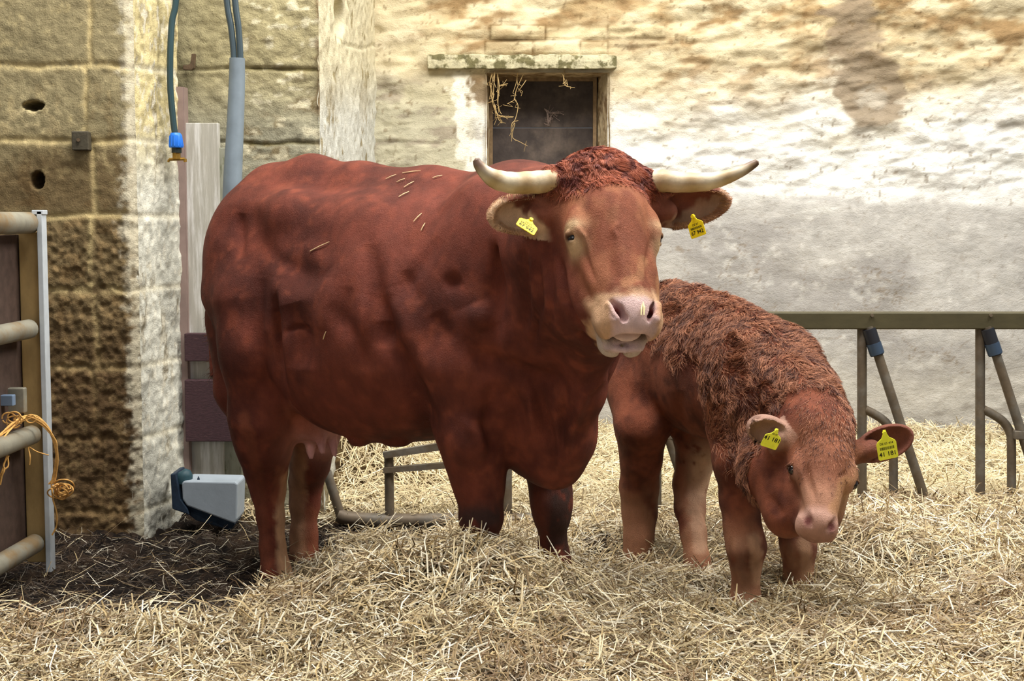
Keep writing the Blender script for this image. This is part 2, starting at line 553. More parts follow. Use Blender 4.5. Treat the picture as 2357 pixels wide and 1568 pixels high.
    for sg in (1, -1):
        f.ell(Q(.27, sg * .065, -.155), (.15, .052, .10), MH, .05)
        f.ell(Q(.195, sg * .110, -.05), (.052, .030, .040), MH, .030)
        f.ell(Q(.165, sg * .107, -.030), (.045, .024, .022), MH, .025)
        f.ell(Q(.30, sg * .070, -.10), (.13, .040, .07), MH, .04)
        f.cone(Q(.26, sg * .085, -.085), Q(.37, sg * .060, -.085), .022, .016, .03)
        f.cone(Q(.30, sg * .05, -.20), Q(.43, sg * .028, -.15), .045, .03, .05)
        f.ell(Q(.005, sg * .135, -.085), (.044, .055, .044), MH, .05)      # horn base
    # muzzle
    f.ell(Q(.435, 0, -.062), (.062, .086, .070), MH, .03)
    f.ell(Q(.455, .048, -.066), (.050, .046, .058), MH, .02)
    f.ell(Q(.455, -.048, -.066), (.050, .046, .058), MH, .02)
    f.ell(Q(.452, 0, -.035), (.052, .055, .040), MH, .02)
    # mouth opening
    f.ell(Q(.507, 0, -.074), (.046, .056, .036), MH, .009, 'sub')
    f.ell(Q(.485, 0, -.092), (.055, .062, .020), MH, .008, 'sub')
    # lower lip and chin
    f.ell(Q(.462, 0, -.147), (.055, .060, .026), MH, .012)
    f.ell(Q(.478, .032, -.148), (.038, .034, .024), MH, .014)
    f.ell(Q(.478, -.032, -.148), (.038, .034, .024), MH, .014)
    f.chain([(Q(.474, .064, -.108), .008), (Q(.500, .046, -.124), .0095), (Q(.509, .0, -.125), .009), (Q(.500, -.046, -.124), .0095), (Q(.474, -.064, -.108), .008)], .010)
    f.ell(Q(.500, 0, -.150), (.030, .005, .018), MH, .02, 'sub')
    # nostrils
    for sg in (1, -1):
        f.chain([(Q(.425, sg * .060, -.012), .007), (Q(.448, sg * .047, -.008), .011), (Q(.470, sg * .034, -.012), .010)], .010, op='sub')
        f.ell(Q(.455, sg * .049, -.03), (.012, .012, .03), MH, .010, 'sub')
        f.cone(Q(.43, sg * .072, -.012), Q(.475, sg * .058, -.010), .009, .010, .012)
    # eye sockets
    for sg in (1, -1):
        c = Q(.205, sg * .132, -.040)
        f.ell(c, (.021, .016, .012), MH, .012, 'sub')
        f.chain([(c + HF * -.006 + HS * sg * -.014 + HN * .011, .006), (c + HF * -.009 + HS * sg * .002 + HN * .001, .0095), (c + HF * -.004 + HS * sg * .005 - HN * .016, .007)], .008)
        f.chain([(c + HF * .016 + HS * sg * -.014 + HN * .008, .005), (c + HF * .014 + HS * sg * -.002 - HN * .004, .006), (c + HF * .004 + HS * sg * .003 - HN * .018, .005)], .010)
    # ears: cupped leaves
    EL = ear(f, Q(.085, .110, -.110), at(1136, 497, 4.13), np.array((-.15, -1, -.25)), .056, 1)
    ER = ear(f, Q(.085, -.105, -.120), at(1672, 462, 4.26), np.array((.1, -1, -.30)), .058, -1)
    # skin folds and unevenness on the neck and body
    sl = tuple(slice(0, n) for n in f.D.shape)
    X, Y, Z = f._grid(sl)
    small = tuple(slice(0, n, 1) for n in f.D.shape)
    f.noise(small, .006, 6., 3, 2)
    return f, EL, ER


def ear(f, base, tip, facing, half, sgn, thick=.011, kk=.02):
    base = np.asarray(base, float); tip = np.asarray(tip, float)
    a = nrmz(tip - base); n = np.asarray(facing, float); n = nrmz(n - a * (n @ a)); b = np.cross(a, n)
    L = np.linalg.norm(tip - base); M = np.stack([a, b, n])
    c = base + a * L * .56
    f.cone(base, base + a * L * .35, .03, .032, kk * 1.6)
    sub = Field([0, 1], [0, 1], [0, 1])
    # build the cup on its own small field, then union it
    lo, hi = c - L, c + L
    sl = f._sl(lo, hi)
    keep = f.D[sl].copy(); f.D[sl] = .5
    f.ell(c - n * .012, (L * .50, half, .042), M, .004)
    f.ell(c + n * .018, (L * .46, half * .86, .050), M, .006, 'sub')
    cup = f.D[sl]
    k = np.float32(kk)
    h = np.clip(.5 + .5 * (keep - cup) / k, 0, 1)
    f.D[sl] = keep * (1 - h) + cup * h - k * h * (1 - h)
    return c, M, L


def tag_mesh(mb_c, ax, up, w, h, t, notch=.35):
    """ear tag outline: narrow neck over a square plate, in the plane ax/up"""
    n = nrmz(np.cross(ax, up))
    pl = [(-.5, 0), (-.5, .52), (-.44, .6), (-.2, .72), (-.1, .86), (-.07, 1.), (.07, 1.), (.1, .86), (.2, .72), (.44, .6), (.5, .52), (.5, 0), (.44, -.05), (-.44, -.05)]
    return [mb_c + ax * (x * w) + up * ((y - .5) * h) - n * t / 2 for x, y in pl], n * t


def text_shapes(words_):
    """outlines of the tag lettering, taken once while the scene is still nearly empty"""
    obs = []
    for t in words_:
        cu = bpy.data.curves.new('lettering', 'FONT'); cu.body = t; cu.size = 1.; cu.align_x = 'CENTER'; cu.align_y = 'CENTER'; cu.extrude = .022; cu.offset = .014
        o = bpy.data.objects.new('lettering', cu); COL.objects.link(o); obs.append(o)
    bpy.context.view_layer.update()
    dg = bpy.context.evaluated_depsgraph_get()
    out = {}
    for t, o in zip(words_, obs):
        e = o.evaluated_get(dg); me = e.to_mesh()
        V = np.array([v.co[:] for v in me.vertices]); fs = {}
        for p in me.polygons: fs.setdefault(len(p.vertices), []).append(list(p.vertices))
        out[t] = (V, [np.array(f) for f in fs.values()]); e.to_mesh_clear()
    for o in obs:
        cu = o.data; bpy.data.objects.remove(o); bpy.data.curves.remove(cu)
    return out


TEXTS = text_shapes(['67 942', 'DE 07', '41 181', 'DE 05 414', 'DE 05'])


def lettering(name, body, center, ax, up, size, m, parent, off):
    """raised characters lying in the plane ax/up"""
    n = nrmz(np.cross(ax, up)); V, fs = TEXTS[body]; V = V * size
    return np_mesh(name, center + V[:, :1] * ax + V[:, 1:2] * up + (V[:, 2:3] + off) * n, fs, m, parent, smooth=False)


def ear_tag(c, ax, up, w, h, m, parent, lines, label=None):
    ax = nrmz(ax); up = nrmz(np.asarray(up) - ax * (ax @ np.asarray(up)))
    poly, d = tag_mesh(np.asarray(c), ax, up, w, h, .0022)
    n = nrmz(np.cross(ax, up))
    if n[1] > 0: raise ValueError('tag faces away')
    mb = MB(); mb.prism(poly, d)
    o = mb.build('ear_tag', m, parent, bevel=.0006)
    mb = MB(); mb.tube([c + up * h * .40 - n * .004, c + up * h * .40 + n * .0045], .006 * w / .06, 12)
    mb.build('tag_pin', m, o)
    for txt, y, sz in lines:
        if txt == '|':
            bars = MB(); rs = np.random.default_rng(3); x = -.36
            while x < .36:
                b = rs.uniform(.008, .028)
                p0 = c + ax * (x * w) + up * ((y - .5) * h) + n * .0012
                bars.prism([p0, p0 + ax * b * w, p0 + ax * b * w + up * sz, p0 + up * sz], n * .0004)
                x += b + rs.uniform(.01, .025)
            bars.build('barcode', m_ink, o)
        else:
            lettering('lettering', txt, c + up * ((y - .5) * h), ax, up, sz, m_ink, o, .0012)
    return o


def horn(pts, parent, name='horn'):
    P = spline([np.append(at(x, y, Y), r) for x, y, Y, r in pts], 10)
    n, m = 22, len(P)
    T = np.gradient(P[:, :3], axis=0); T /= np.linalg.norm(T, axis=1)[:, None]
    u = np.array((0, 0, 1.)); V, C = [], []
    t = np.linspace(0, 1, m)
    for i in range(m):
        u = nrmz(u - T[i] * (u @ T[i])); v = np.cross(T[i], u)
        rr = P[i, 3] * (1 + .02 * math.sin(t[i] * 60) * (t[i] < .6))
        for k in range(n):
            a = 2 * math.pi * k / n
            V.append(P[i, :3] + rr * (math.cos(a) * u + math.sin(a) * v))
            band = .5 + .5 * math.sin(t[i] * 26 + 1.5)
            c = cmix(lin(176, 150, 112), lin(226, 212, 182), np.array(band * (.35 + .6 * float(sstep(.15, .4, t[i])))))
            c = cmix(c, lin(205, 180, 110), np.array(.35 * (math.cos(a) < -.3)))
            c = cmix(c, lin(104, 78, 60), np.array(float(sstep(.62, .92, t[i] + .06 * math.sin(3 * a)))))
            C.append(c)
    V = np.array(V); V = np.vstack([V, P[-1, :3] + T[-1] * P[-1, 3] * .5]); C.append(C[-1])
    qs = [(i * n + k, i * n + (k + 1) % n, (i + 1) * n + (k + 1) % n, (i + 1) * n + k) for i in range(m - 1) for k in range(n)]
    ts = [((m - 1) * n + k, (m - 1) * n + (k + 1) % n, m * n) for k in range(n)]
    return np_mesh(name, V, [np.array(qs), np.array(ts)], m_horn, parent, col=np.array(C))


def uvball(c, r, mt, parent, name, M=np.eye(3), n=20, col=None):
    me = bmesh.new(); bmesh.ops.create_uvsphere(me, u_segments=n, v_segments=n // 2 + 2, radius=1)
    V = np.array([v.co[:] for v in me.verts]); fs = {}
    for f_ in me.faces: fs.setdefault(len(f_.verts), []).append([v.index for v in f_.verts])
    me.free()
    V = c + (V * np.asarray(r)) @ np.asarray(M)
    return np_mesh(name, V, [np.array(v) for v in fs.values()], mt, parent)


def hair_tufts(name, P, N, D, L, col, parent, curl=.0, rad=.0007, seg=5, seed=1, m=None, curl_len=.02, group=None):
    """strands as thin three-sided tapering meshes. P roots, N normals, D comb direction, L lengths, col per strand"""
    rs = np.random.default_rng(seed); n = len(P)
    t = np.linspace(0, 1, seg)
    lean = D - N * (D * N).sum(1)[:, None]; lean /= np.linalg.norm(lean, axis=1)[:, None] + 1e-9
    side = np.cross(N, lean)
    ph = rs.uniform(0, 6.28, n)
    # clumped phase, by position
    ph = fbm(P[:, 0], P[:, 1], P[:, 2], 38, 2, 5) * 30 + ph * .12
    pts = np.zeros((n, seg, 3))
    for i, ti in enumerate(t):
        s = L * ti
        pts[:, i] = P + lean * (s * .86)[:, None] + N * (s * (.48 - .25 * ti))[:, None] \
            + (side * np.sin(s / curl_len + ph)[:, None] + N * (np.cos(s / curl_len + ph) * .5)[:, None]) * (curl * ti ** .5 * L)[:, None]
    T = np.gradient(pts, axis=1); T /= np.linalg.norm(T, axis=2)[..., None] + 1e-9
    ref = np.where(np.abs(T[..., 2:3]) < .9, np.array((0, 0, 1.)), np.array((1., 0, 0)))
    u = np.cross(T, ref); u /= np.linalg.norm(u, axis=2)[..., None] + 1e-9
    v = np.cross(T, u)
    r = rad * (1 - .8 * t)[None, :, None]
    V = np.stack([pts + r * (math.cos(a) * u + math.sin(a) * v) for a in (0, 2.094, 4.188)], 2)  # n,seg,3,3
    C = np.repeat(col[:, None, :], seg * 3, 1).reshape(-1, 3)
    base = (np.arange(n) * seg * 3)[:, None, None]
    i = np.arange(seg - 1)[None, :, None] * 3; k = np.arange(3)[None, None, :]; k2 = (k + 1) % 3
    Qd = np.stack([base + i + k, base + i + k2, base + i + 3 + k2, base + i + 3 + k], -1).reshape(-1, 4)
    return np_mesh(name, V.reshape(-1, 3), Qd, m or m_hair, parent, col=C)


def scatter(V, Qf, n, mask, seed=0):
    """random points on quads weighted by area * mask(center)"""
    c = V[Qf].mean(1)
    a = np.linalg.norm(np.cross(V[Qf[:, 2]] - V[Qf[:, 0]], V[Qf[:, 3]] - V[Qf[:, 1]]), axis=1) * mask(c)
    rs = np.random.default_rng(seed)
    f = rs.choice(len(Qf), n, p=a / a.sum())
    u, v = rs.random((2, n, 1))
    q = V[Qf[f]]
    return (q[:, 0] * (1 - u) + q[:, 1] * u) * (1 - v) + (q[:, 3] * (1 - u) + q[:, 2] * u) * v, f


m_hair = mat('fur_strands', attr=True, rough=.5, spec=.35)


def cow_colours(V, EL, ER, QF):
    P = V
    n1 = fbm(P[:, 0], P[:, 1], P[:, 2], 5, 4, 11); n2 = fbm(P[:, 0], P[:, 1], P[:, 2], 26, 3, 23); n3 = fbm(P[:, 0], P[:, 1], P[:, 2] * .5, 60, 2, 31)
    C = cmix(np.broadcast_to(DARK, P.shape), RED, sstep(.32, .62, n1 * .7 + n2 * .3))
    C = cmix(C, lin(150, 78, 54) + 0 * C, .35 * sstep(.55, .75, n2))
    q = (P - H0) @ MH.T   # head coordinates
    u, s, n = q.T
    head = sstep(.30, .16, np.linalg.norm((P - Q(.25, 0, -.06)) * 1.0, axis=1) - .12)
    face = head * sstep(-.15, -.02, n)
    C = cmix(C, lin(152, 86, 58) + 0 * C, .75 * face)
    C = cmix(C, lin(186, 122, 84) + 0 * C, .40 * face * sstep(.40, .65, fbm(P[:, 0], P[:, 1], P[:, 2] * .5, 22, 3, 41)))
    # pale rings round the eyes
    for sg in (1, -1):
        g = gauss(q, (.235, sg * .125, -.045), (.030, .028, .04)) + gauss(q, (.18, sg * .12, -.028), (.016, .032, .03))
        C = cmix(C, lin(226, 190, 146) + 0 * C, np.clip(g * 1.05 * (.6 + .8 * n2), 0, .85))
        g = gauss(q, (.205, sg * .132, -.042), (.018, .016, .016))
        C = cmix(C, lin(60, 32, 26) + 0 * C, np.clip(g * 1.4 - .25, 0, 1))
    # muzzle: cream fur band, then bare pink skin
    band = np.maximum(sstep(.390, .418, u + .25 * np.maximum(np.abs(s) - .03, 0) + .06 * (n2 - .5)) * sstep(-.11, -.07, n), sstep(.41, .44, u + .05 * (n2 - .5))) * head
    C = cmix(C, lin(222, 178, 138) + 0 * C, band * .9)
    bare = sstep(.405, .43, u + .03 * (n2 - .5)) * sstep(.076, .058, np.abs(s) + .02 * (n2 - .5) + .25 * np.maximum(u - .47, 0)) * sstep(-.105, -.085, n) * head
    C = cmix(C, lin(224, 190, 184) + 0 * C, bare)
    low = sstep(.43, .47, u) * sstep(-.085, -.10, n) * head
    C = cmix(C, lin(206, 188, 172) + 0 * C, low * .9)
    lip = gauss(q, (.505, 0, -.119), (.03, .075, .013))
    C = cmix(C, lin(225, 195, 192) + 0 * C, np.clip(lip * 1.3, 0, 1))
    for sg in (1, -1):
        g = gauss(q, (.45, sg * .049, -.026), (.024, .016, .018))
        C = cmix(C, lin(150, 62, 54) + 0 * C, np.clip(g * 1.2, 0, .9))
    g = np.clip(1.4 * gauss(q, (.455, 0, -.092), (.034, .07, .022)), 0, 1)
    C = cmix(C, lin(70, 30, 28) + 0 * C, g * (np.abs(n + .092) < .024))
    # ears
    for (c, M, L), sg in ((EL, 1), (ER, -1)):
        e = (P - c) @ M.T
        inn = sstep(-.42 * L, -.22 * L, e[:, 0] + .02 * (n2 - .5)) * ((e[:, 0] < L * .6) & (np.abs(e[:, 1]) < .07) & (np.abs(e[:, 2]) < .06))
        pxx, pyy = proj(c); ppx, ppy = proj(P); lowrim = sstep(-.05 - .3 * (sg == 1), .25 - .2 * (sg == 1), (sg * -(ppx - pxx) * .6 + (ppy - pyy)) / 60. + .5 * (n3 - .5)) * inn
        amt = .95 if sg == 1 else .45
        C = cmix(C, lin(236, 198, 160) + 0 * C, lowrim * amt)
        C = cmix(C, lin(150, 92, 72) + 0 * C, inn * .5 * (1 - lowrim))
    # udder and inner thighs
    g = gauss(P, at(728, 1000, 5.16), (.12, .14, .09))
    C = cmix(C, lin(196, 118, 92) + 0 * C, np.clip(g * 1.2, 0, .8))
    g = sstep(.62, .59, P[:, 2]) * gauss(P, at(742, 1030, 5.15), (.07, .12, .07))
    C = cmix(C, lin(236, 176, 172) + 0 * C, np.clip(g * 2., 0, .95))
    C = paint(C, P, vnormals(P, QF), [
        ([(660, 1105), (650, 1190), (653, 1270), (664, 1345)], 15, (220, 172, 130), .85, 4.9, 5.3),  # pale inner fur, with the rim light on this edge painted in
        ([(645, 1090), (640, 1150)], 14, (176, 104, 72), .5, 4.9, 5.3),
        ([(560, 960), (585, 1060), (600, 1150), (612, 1300)], 14, (150, 84, 58), .5, 4.9, 5.4),
        ([(686, 1030), (682, 1120), (684, 1200), (690, 1290)], 19, (212, 160, 122), .8, 5.15, 5.7),  # pale fur plus the light from behind, painted onto the far leg
        ([(715, 1180), (718, 1300)], 18, (160, 96, 66), .5, 5.2, 5.7),
        
        ([(672, 940), (700, 985), (730, 1010)], 18, (176, 100, 76), .6, 4.9, 5.6),
        
        
        
        
        
        
        
        
        
        ([(1330, 455), (1345, 500)], 14, (196, 132, 92), .4, 3.5, 4.2), ([(1480, 600), (1470, 640), (1440, 650)], 10, (204, 150, 104), .4, 3.5, 4.2),
        ([(1520, 640), (1518, 720)], 9, (206, 150, 100), .5, 3.5, 4.2), ([(1345, 600), (1360, 640)], 10, (176, 104, 76), .4, 3.5, 4.2),
    ])
    # dung stains: knees of the fore legs, tail side
    g = gauss(P, at(1108, 1190, 4.56), (.09, .09, .045)) * .9 + gauss(P, at(1290, 1190, 4.80), (.05, .09, .16)) * 1.2
    C = cmix(C, lin(56, 41, 36) + 0 * C, np.clip(g * sstep(.42, .62, n2 * .6 + n3 * .4 + g * .2) * 1.3, 0, .88))
    g = gauss(P, W(-.31, .2, .72), (.08, .1, .18))
    C = cmix(C, lin(74, 44, 34) + 0 * C, np.clip(g * sstep(.4, .6, n2), 0, .8))
    hoof = ((P[:, 2] < -.005)) * 1.
    C = cmix(C, lin(52, 40, 34) + 0 * C, hoof)
    return C


COW_STROKES = [
    ([(850, 560), (868, 680), (905, 790), (960, 900), (992, 985)], 20, -.026), ([(880, 740), (880, 800)], 16, -.018),
    ([(905, 660), (940, 770), (1000, 880)], 26, .016), ([(600, 640), (592, 760), (606, 880), (640, 930)], 16, -.022),
    ([(640, 640), (628, 760), (650, 860)], 18, .016), ([(665, 700), (690, 780), (690, 850)], 34, -.022), ([(555, 490), (548, 600)], 13, -.014),
    ([(585, 540), (640, 600), (720, 640)], 22, -.010), ([(1090, 700), (1118, 760)], 34, .018), ([(1020, 660), (1060, 640)], 18, -.014),
    ([(1010, 545), (960, 620), (900, 700)], 18, -.009), ([(1060, 440), (1000, 500), (930, 580)], 24, -.009), ([(760, 700), (820, 780), (840, 860)], 20, -.010), ([(930, 620), (960, 700)], 16, -.009), ([(1000, 720), (1040, 790)], 20, -.010),
    ([(1080, 800), (1150, 845), (1230, 872), (1300, 880)], 26, -.026), ([(1130, 880), (1180, 930), (1190, 1010)], 24, -.016),
    ([(1200, 575), (1212, 660), (1208, 760)], 11, -.016), ([(1235, 590), (1240, 700), (1226, 800)], 9, -.012), ([(1222, 600), (1226, 700)], 8, .008),
    ([(1262, 560), (1268, 680), (1262, 800)], 10, -.008), ([(1290, 600), (1306, 690), (1340, 770), (1372, 815)], 8, -.016), ([(1306, 620), (1325, 700), (1350, 750)], 9, .008),
    ([(1240, 900), (1262, 1000), (1275, 1090)], 14, -.020), ([(1215, 890), (1230, 1010)], 12, .010), ([(1420, 840), (1350, 900), (1312, 1000), (1296, 1080)], 11, .014),
    ([(1300, 880), (1290, 990), (1300, 1080)], 12, -.014), ([(1060, 960), (1100, 1000), (1110, 1060)], 12, .010), ([(1130, 900), (1120, 980), (1140, 1040)], 14, -.014),
    ([(650, 768), (668, 752), (692, 756), (700, 774)], 6, -.010), ([(700, 560), (760, 620)], 26, .008), ([(760, 640), (740, 760)], 16, .008), ([(800, 660), (790, 760)], 16, -.008),
    ([(840, 680), (835, 800)], 16, .008), ([(640, 1170), (652, 1250)], 8, .006), ([(618, 1130), (625, 1240)], 8, -.006),
    # face
    ([(1342, 560), (1352, 600), (1370, 650)], 6, -.005), ([(1325, 520), (1345, 545), (1352, 575)], 6, .005), ([(1500, 545), (1490, 600), (1495, 650)], 6, -.005),
    ([(1318, 600), (1340, 660), (1365, 700)], 12, -.007), ([(1400, 480), (1405, 600), (1420, 650)], 14, -.004), ([(1380, 690), (1372, 740)], 7, -.004),
    ([(1395, 700), (1405, 725), (1425, 742)], 4, -.003), ([(1425, 512), (1412, 530), (1420, 548)], 6, .003), ([(1440, 660), (1480, 655)], 12, .004),
]


def build_cow():
    f, EL, ER = build_cow_field()
    V, Qf = f.mesh()
    del f
    V = smooth_mesh(V, Qf, 2, .5)
    V = carve(V, vnormals(V, Qf), COW_STROKES)
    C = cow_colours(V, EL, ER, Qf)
    root = empty('cow', W(.4, 0, 0))
    tag(root, 'large red-brown horned cow with yellow ear tags standing in straw, head turned to the viewer', 'cow')
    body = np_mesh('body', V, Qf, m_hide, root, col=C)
    Nn = vnormals(V, Qf)
    hl = horn([(1290, 418, 4.15, .033), (1262, 418, 4.13, .0325), (1225, 420, 4.11, .0315), (1180, 421, 4.08, .030), (1142, 413, 4.06, .027), (1118, 398, 4.05, .020), (1102, 380, 4.05, .0145), (1096, 368, 4.05, .010)], root)
    hr = horn([(1508, 418, 4.22, .032), (1530, 417, 4.21, .032), (1570, 420, 4.20, .029), (1620, 419, 4.18, .026), (1665, 410, 4.17, .021), (1705, 395, 4.16, .016), (1732, 380, 4.16, .012), (1743, 373, 4.16, .009)], root)
    for sg in (1, -1):
        uvball(Q(.206, sg * .119, -.047), (.018, .018, .019), m_eye, root, 'eye', MH)
    uvball(Q(.454, 0, -.092), (.044, .050, .019), m_tongue, root, 'tongue', MH)
    # ear tags
    ear_tag(at(1216, 516, 4.035), at(1237, 535, 4.03) - at(1194, 508, 4.03), np.array((.0, .72, .62)), .058, .058, m_tag, root,
            [('67 942', .16, .016), ('|', .32, .006), ('DE 07', .52, .008)])
    ear_tag(at(1601, 518, 4.13), at(1622, 518, 4.11) - at(1581, 533, 4.15), np.array((.05, -.15, 1.)), .052, .062, m_tag, root,
            [('67 942', .16, .015), ('|', .32, .006), ('DE 07', .52, .008)])
    # poll tuft
    q = (V[Qf].mean(1) - H0) @ MH.T
    def mk(c):
        q = (c - H0) @ MH.T
        return np.clip(gauss(q, (-.01, 0, -.04), (.075, .145, .085)) * 1.5 - .15, 0, 1)
    P_, fi = scatter(V, Qf, 9500, mk, 3)
    NN = Nn[Qf[fi, 0]]
    D = HF * 1. + HS * ((P_ - H0) @ HS)[:, None] * 5 + (fbm(P_[:, 0], P_[:, 1], P_[:, 2], 30, 2, 8)[:, None] - .5) * np.array((3., 0, 2.))
    nz = fbm(P_[:, 0], P_[:, 1], P_[:, 2], 45, 2, 9)
    hc = cmix(lin(112, 50, 38) + 0 * P_, lin(176, 98, 68), sstep(.35, .65, nz))
    hair_tufts('poll_hair', P_, NN, D, .016 + .012 * nz, hc, root, curl=.30, rad=.0011, curl_len=.009)
    # ear fringes
    fr = []
    for (c, M, L), sg in ((EL, 1), (ER, -1)):
        def mk(cc):
            e = (cc - c) @ M.T
            r = (e[:, 0] / (L * .5)) ** 2 + (e[:, 1] / .056) ** 2
            return ((r > .55) & (r < 1.35) & (np.abs(e[:, 2]) < .035) & (e[:, 0] > -.15 * L)) * (np.clip(.35 - np.sign(M[1, 2]) * e[:, 1] * 22, .1, 1)) * 1.
        P_, fi = scatter(V, Qf, 2600, mk, 5)
        e = (P_ - c) @ M.T
        D = (e[:, :1] * M[0] * .7 + e[:, 1:2] * M[1] * 2) + M[2] * .004
        NN = Nn[Qf[fi, 0]]
        nz = fbm(P_[:, 0], P_[:, 1], P_[:, 2], 60, 2, 9)
        a, b = (lin(200, 150, 110), lin(238, 205, 165)) if sg == 1 else (lin(150, 90, 62), lin(205, 160, 110))
        hair_tufts('ear_fringe', P_, NN, D, .010 + .008 * nz, cmix(a + 0 * P_, b, nz), root, curl=.10, rad=.0008, curl_len=.01)
    # stray straws caught in the coat, each lying on the hide
    Pj = proj(V)
    def surf(px, py):
        k = np.where((np.abs(Pj[0] - px) < 9) & (np.abs(Pj[1] - py) < 9))[0]
        return V[k[np.argmin(V[k, 1])]]
    ms = mat('straw_stalk_caught', col=lin(226, 196, 150), rough=.5)
    spots = [((880, 405), (905, 396), 'high on the cow back, leftmost of the scattered ones'), ((920, 392), (962, 386), 'along the cow backbone behind the withers'), ((905, 412), (925, 404), 'on the upper cow flank just below the backbone'), ((922, 425), (948, 412), 'slanting on the cow rib side under the backbone'), ((990, 402), (1012, 398), 'near the cow withers, rightmost on the back'), ((915, 446), (938, 434), 'lowest of the cluster below the backbone'),
             ((706, 571), (750, 550), 'long, alone on the cow hip'), ((945, 504), (964, 484), 'steep, on the cow ribs below the withers'), ((962, 524), (970, 506), 'tiny, beside the steep one'), ((738, 788), (744, 772), 'tiny, upright on the coat above the belly')]
    for i, (a_, b_, tx) in enumerate(spots):
        p0, p1 = surf(*a_), surf(*b_)
        off = np.array((0, -.004, .002)); m_ = (p0 + p1) / 2 + off * 1.5
        mb = MB(); mb.tube([p0 + off, m_, p1 + off], [.0014, .0018, .0011], 6)
        o = mb.build('straw_stalk', ms, None); tag(o, 'pale straw stalk stuck ' + tx, 'straw', 'straw stalks stuck on the cow')
    mb = MB(); c = Q(.452, -.018, .012); mb.tube([c - HF * .018, c + HN * .002, c + HF * .022 + HS * .004], [.002, .0032, .002], 7)
    mb.tube([c - HF * .014 + HS * .002, c + HF * .004 + HS * .008 + HN * .001, c + HF * .022 + HS * .012], [.0015, .0022, .0015], 6)
    o = mb.build('straw_husk', mat('straw_husk_pale', col=lin(222, 210, 160), rough=.5), None); tag(o, 'pale folded straw husk stuck on the bare nose of the cow', 'straw')
    # tail
    tp = spline([np.append(p, r) for p, r in ((W(-.27, 0, 1.30), .045), (W(-.315, .03, 1.20), .034), (W(-.318, .07, 1.02), .028), (W(-.305, .11, .86), .026), (W(-.27, .14, .68), .026))], 8)
    mb = MB(); mb.tube(tp[:, :3], tp[:, 3], 14)
    tail = mb.build('tail', mat('tail_hide', col=lin(122, 58, 42), rough=.65, var=.3, vscale=60, bump=.6, bscale=90, bdist=.01), root, smooth=True)
    rs = np.random.default_rng(5); n = 1100
    tt = rs.random(n); base = np.array([np.interp(tt * .45 + .55, np.linspace(0, 1, len(tp)), tp[:, j]) for j in range(3)]).T
    dirn = rs.normal(size=(n, 3)); dirn /= np.linalg.norm(dirn, axis=1)[:, None]
    hc = cmix(lin(60, 38, 30) + 0 * base, lin(150, 92, 62), rs.random(n))
    hair_tufts('tail_switch', base + dirn * .012, dirn, np.tile((.1, -.02, -1.), (n, 1)) + dirn * .2, .02 + .035 * rs.random(n), hc, root, curl=.2, rad=.0016, curl_len=.03)
    return root, V, Qf, Nn

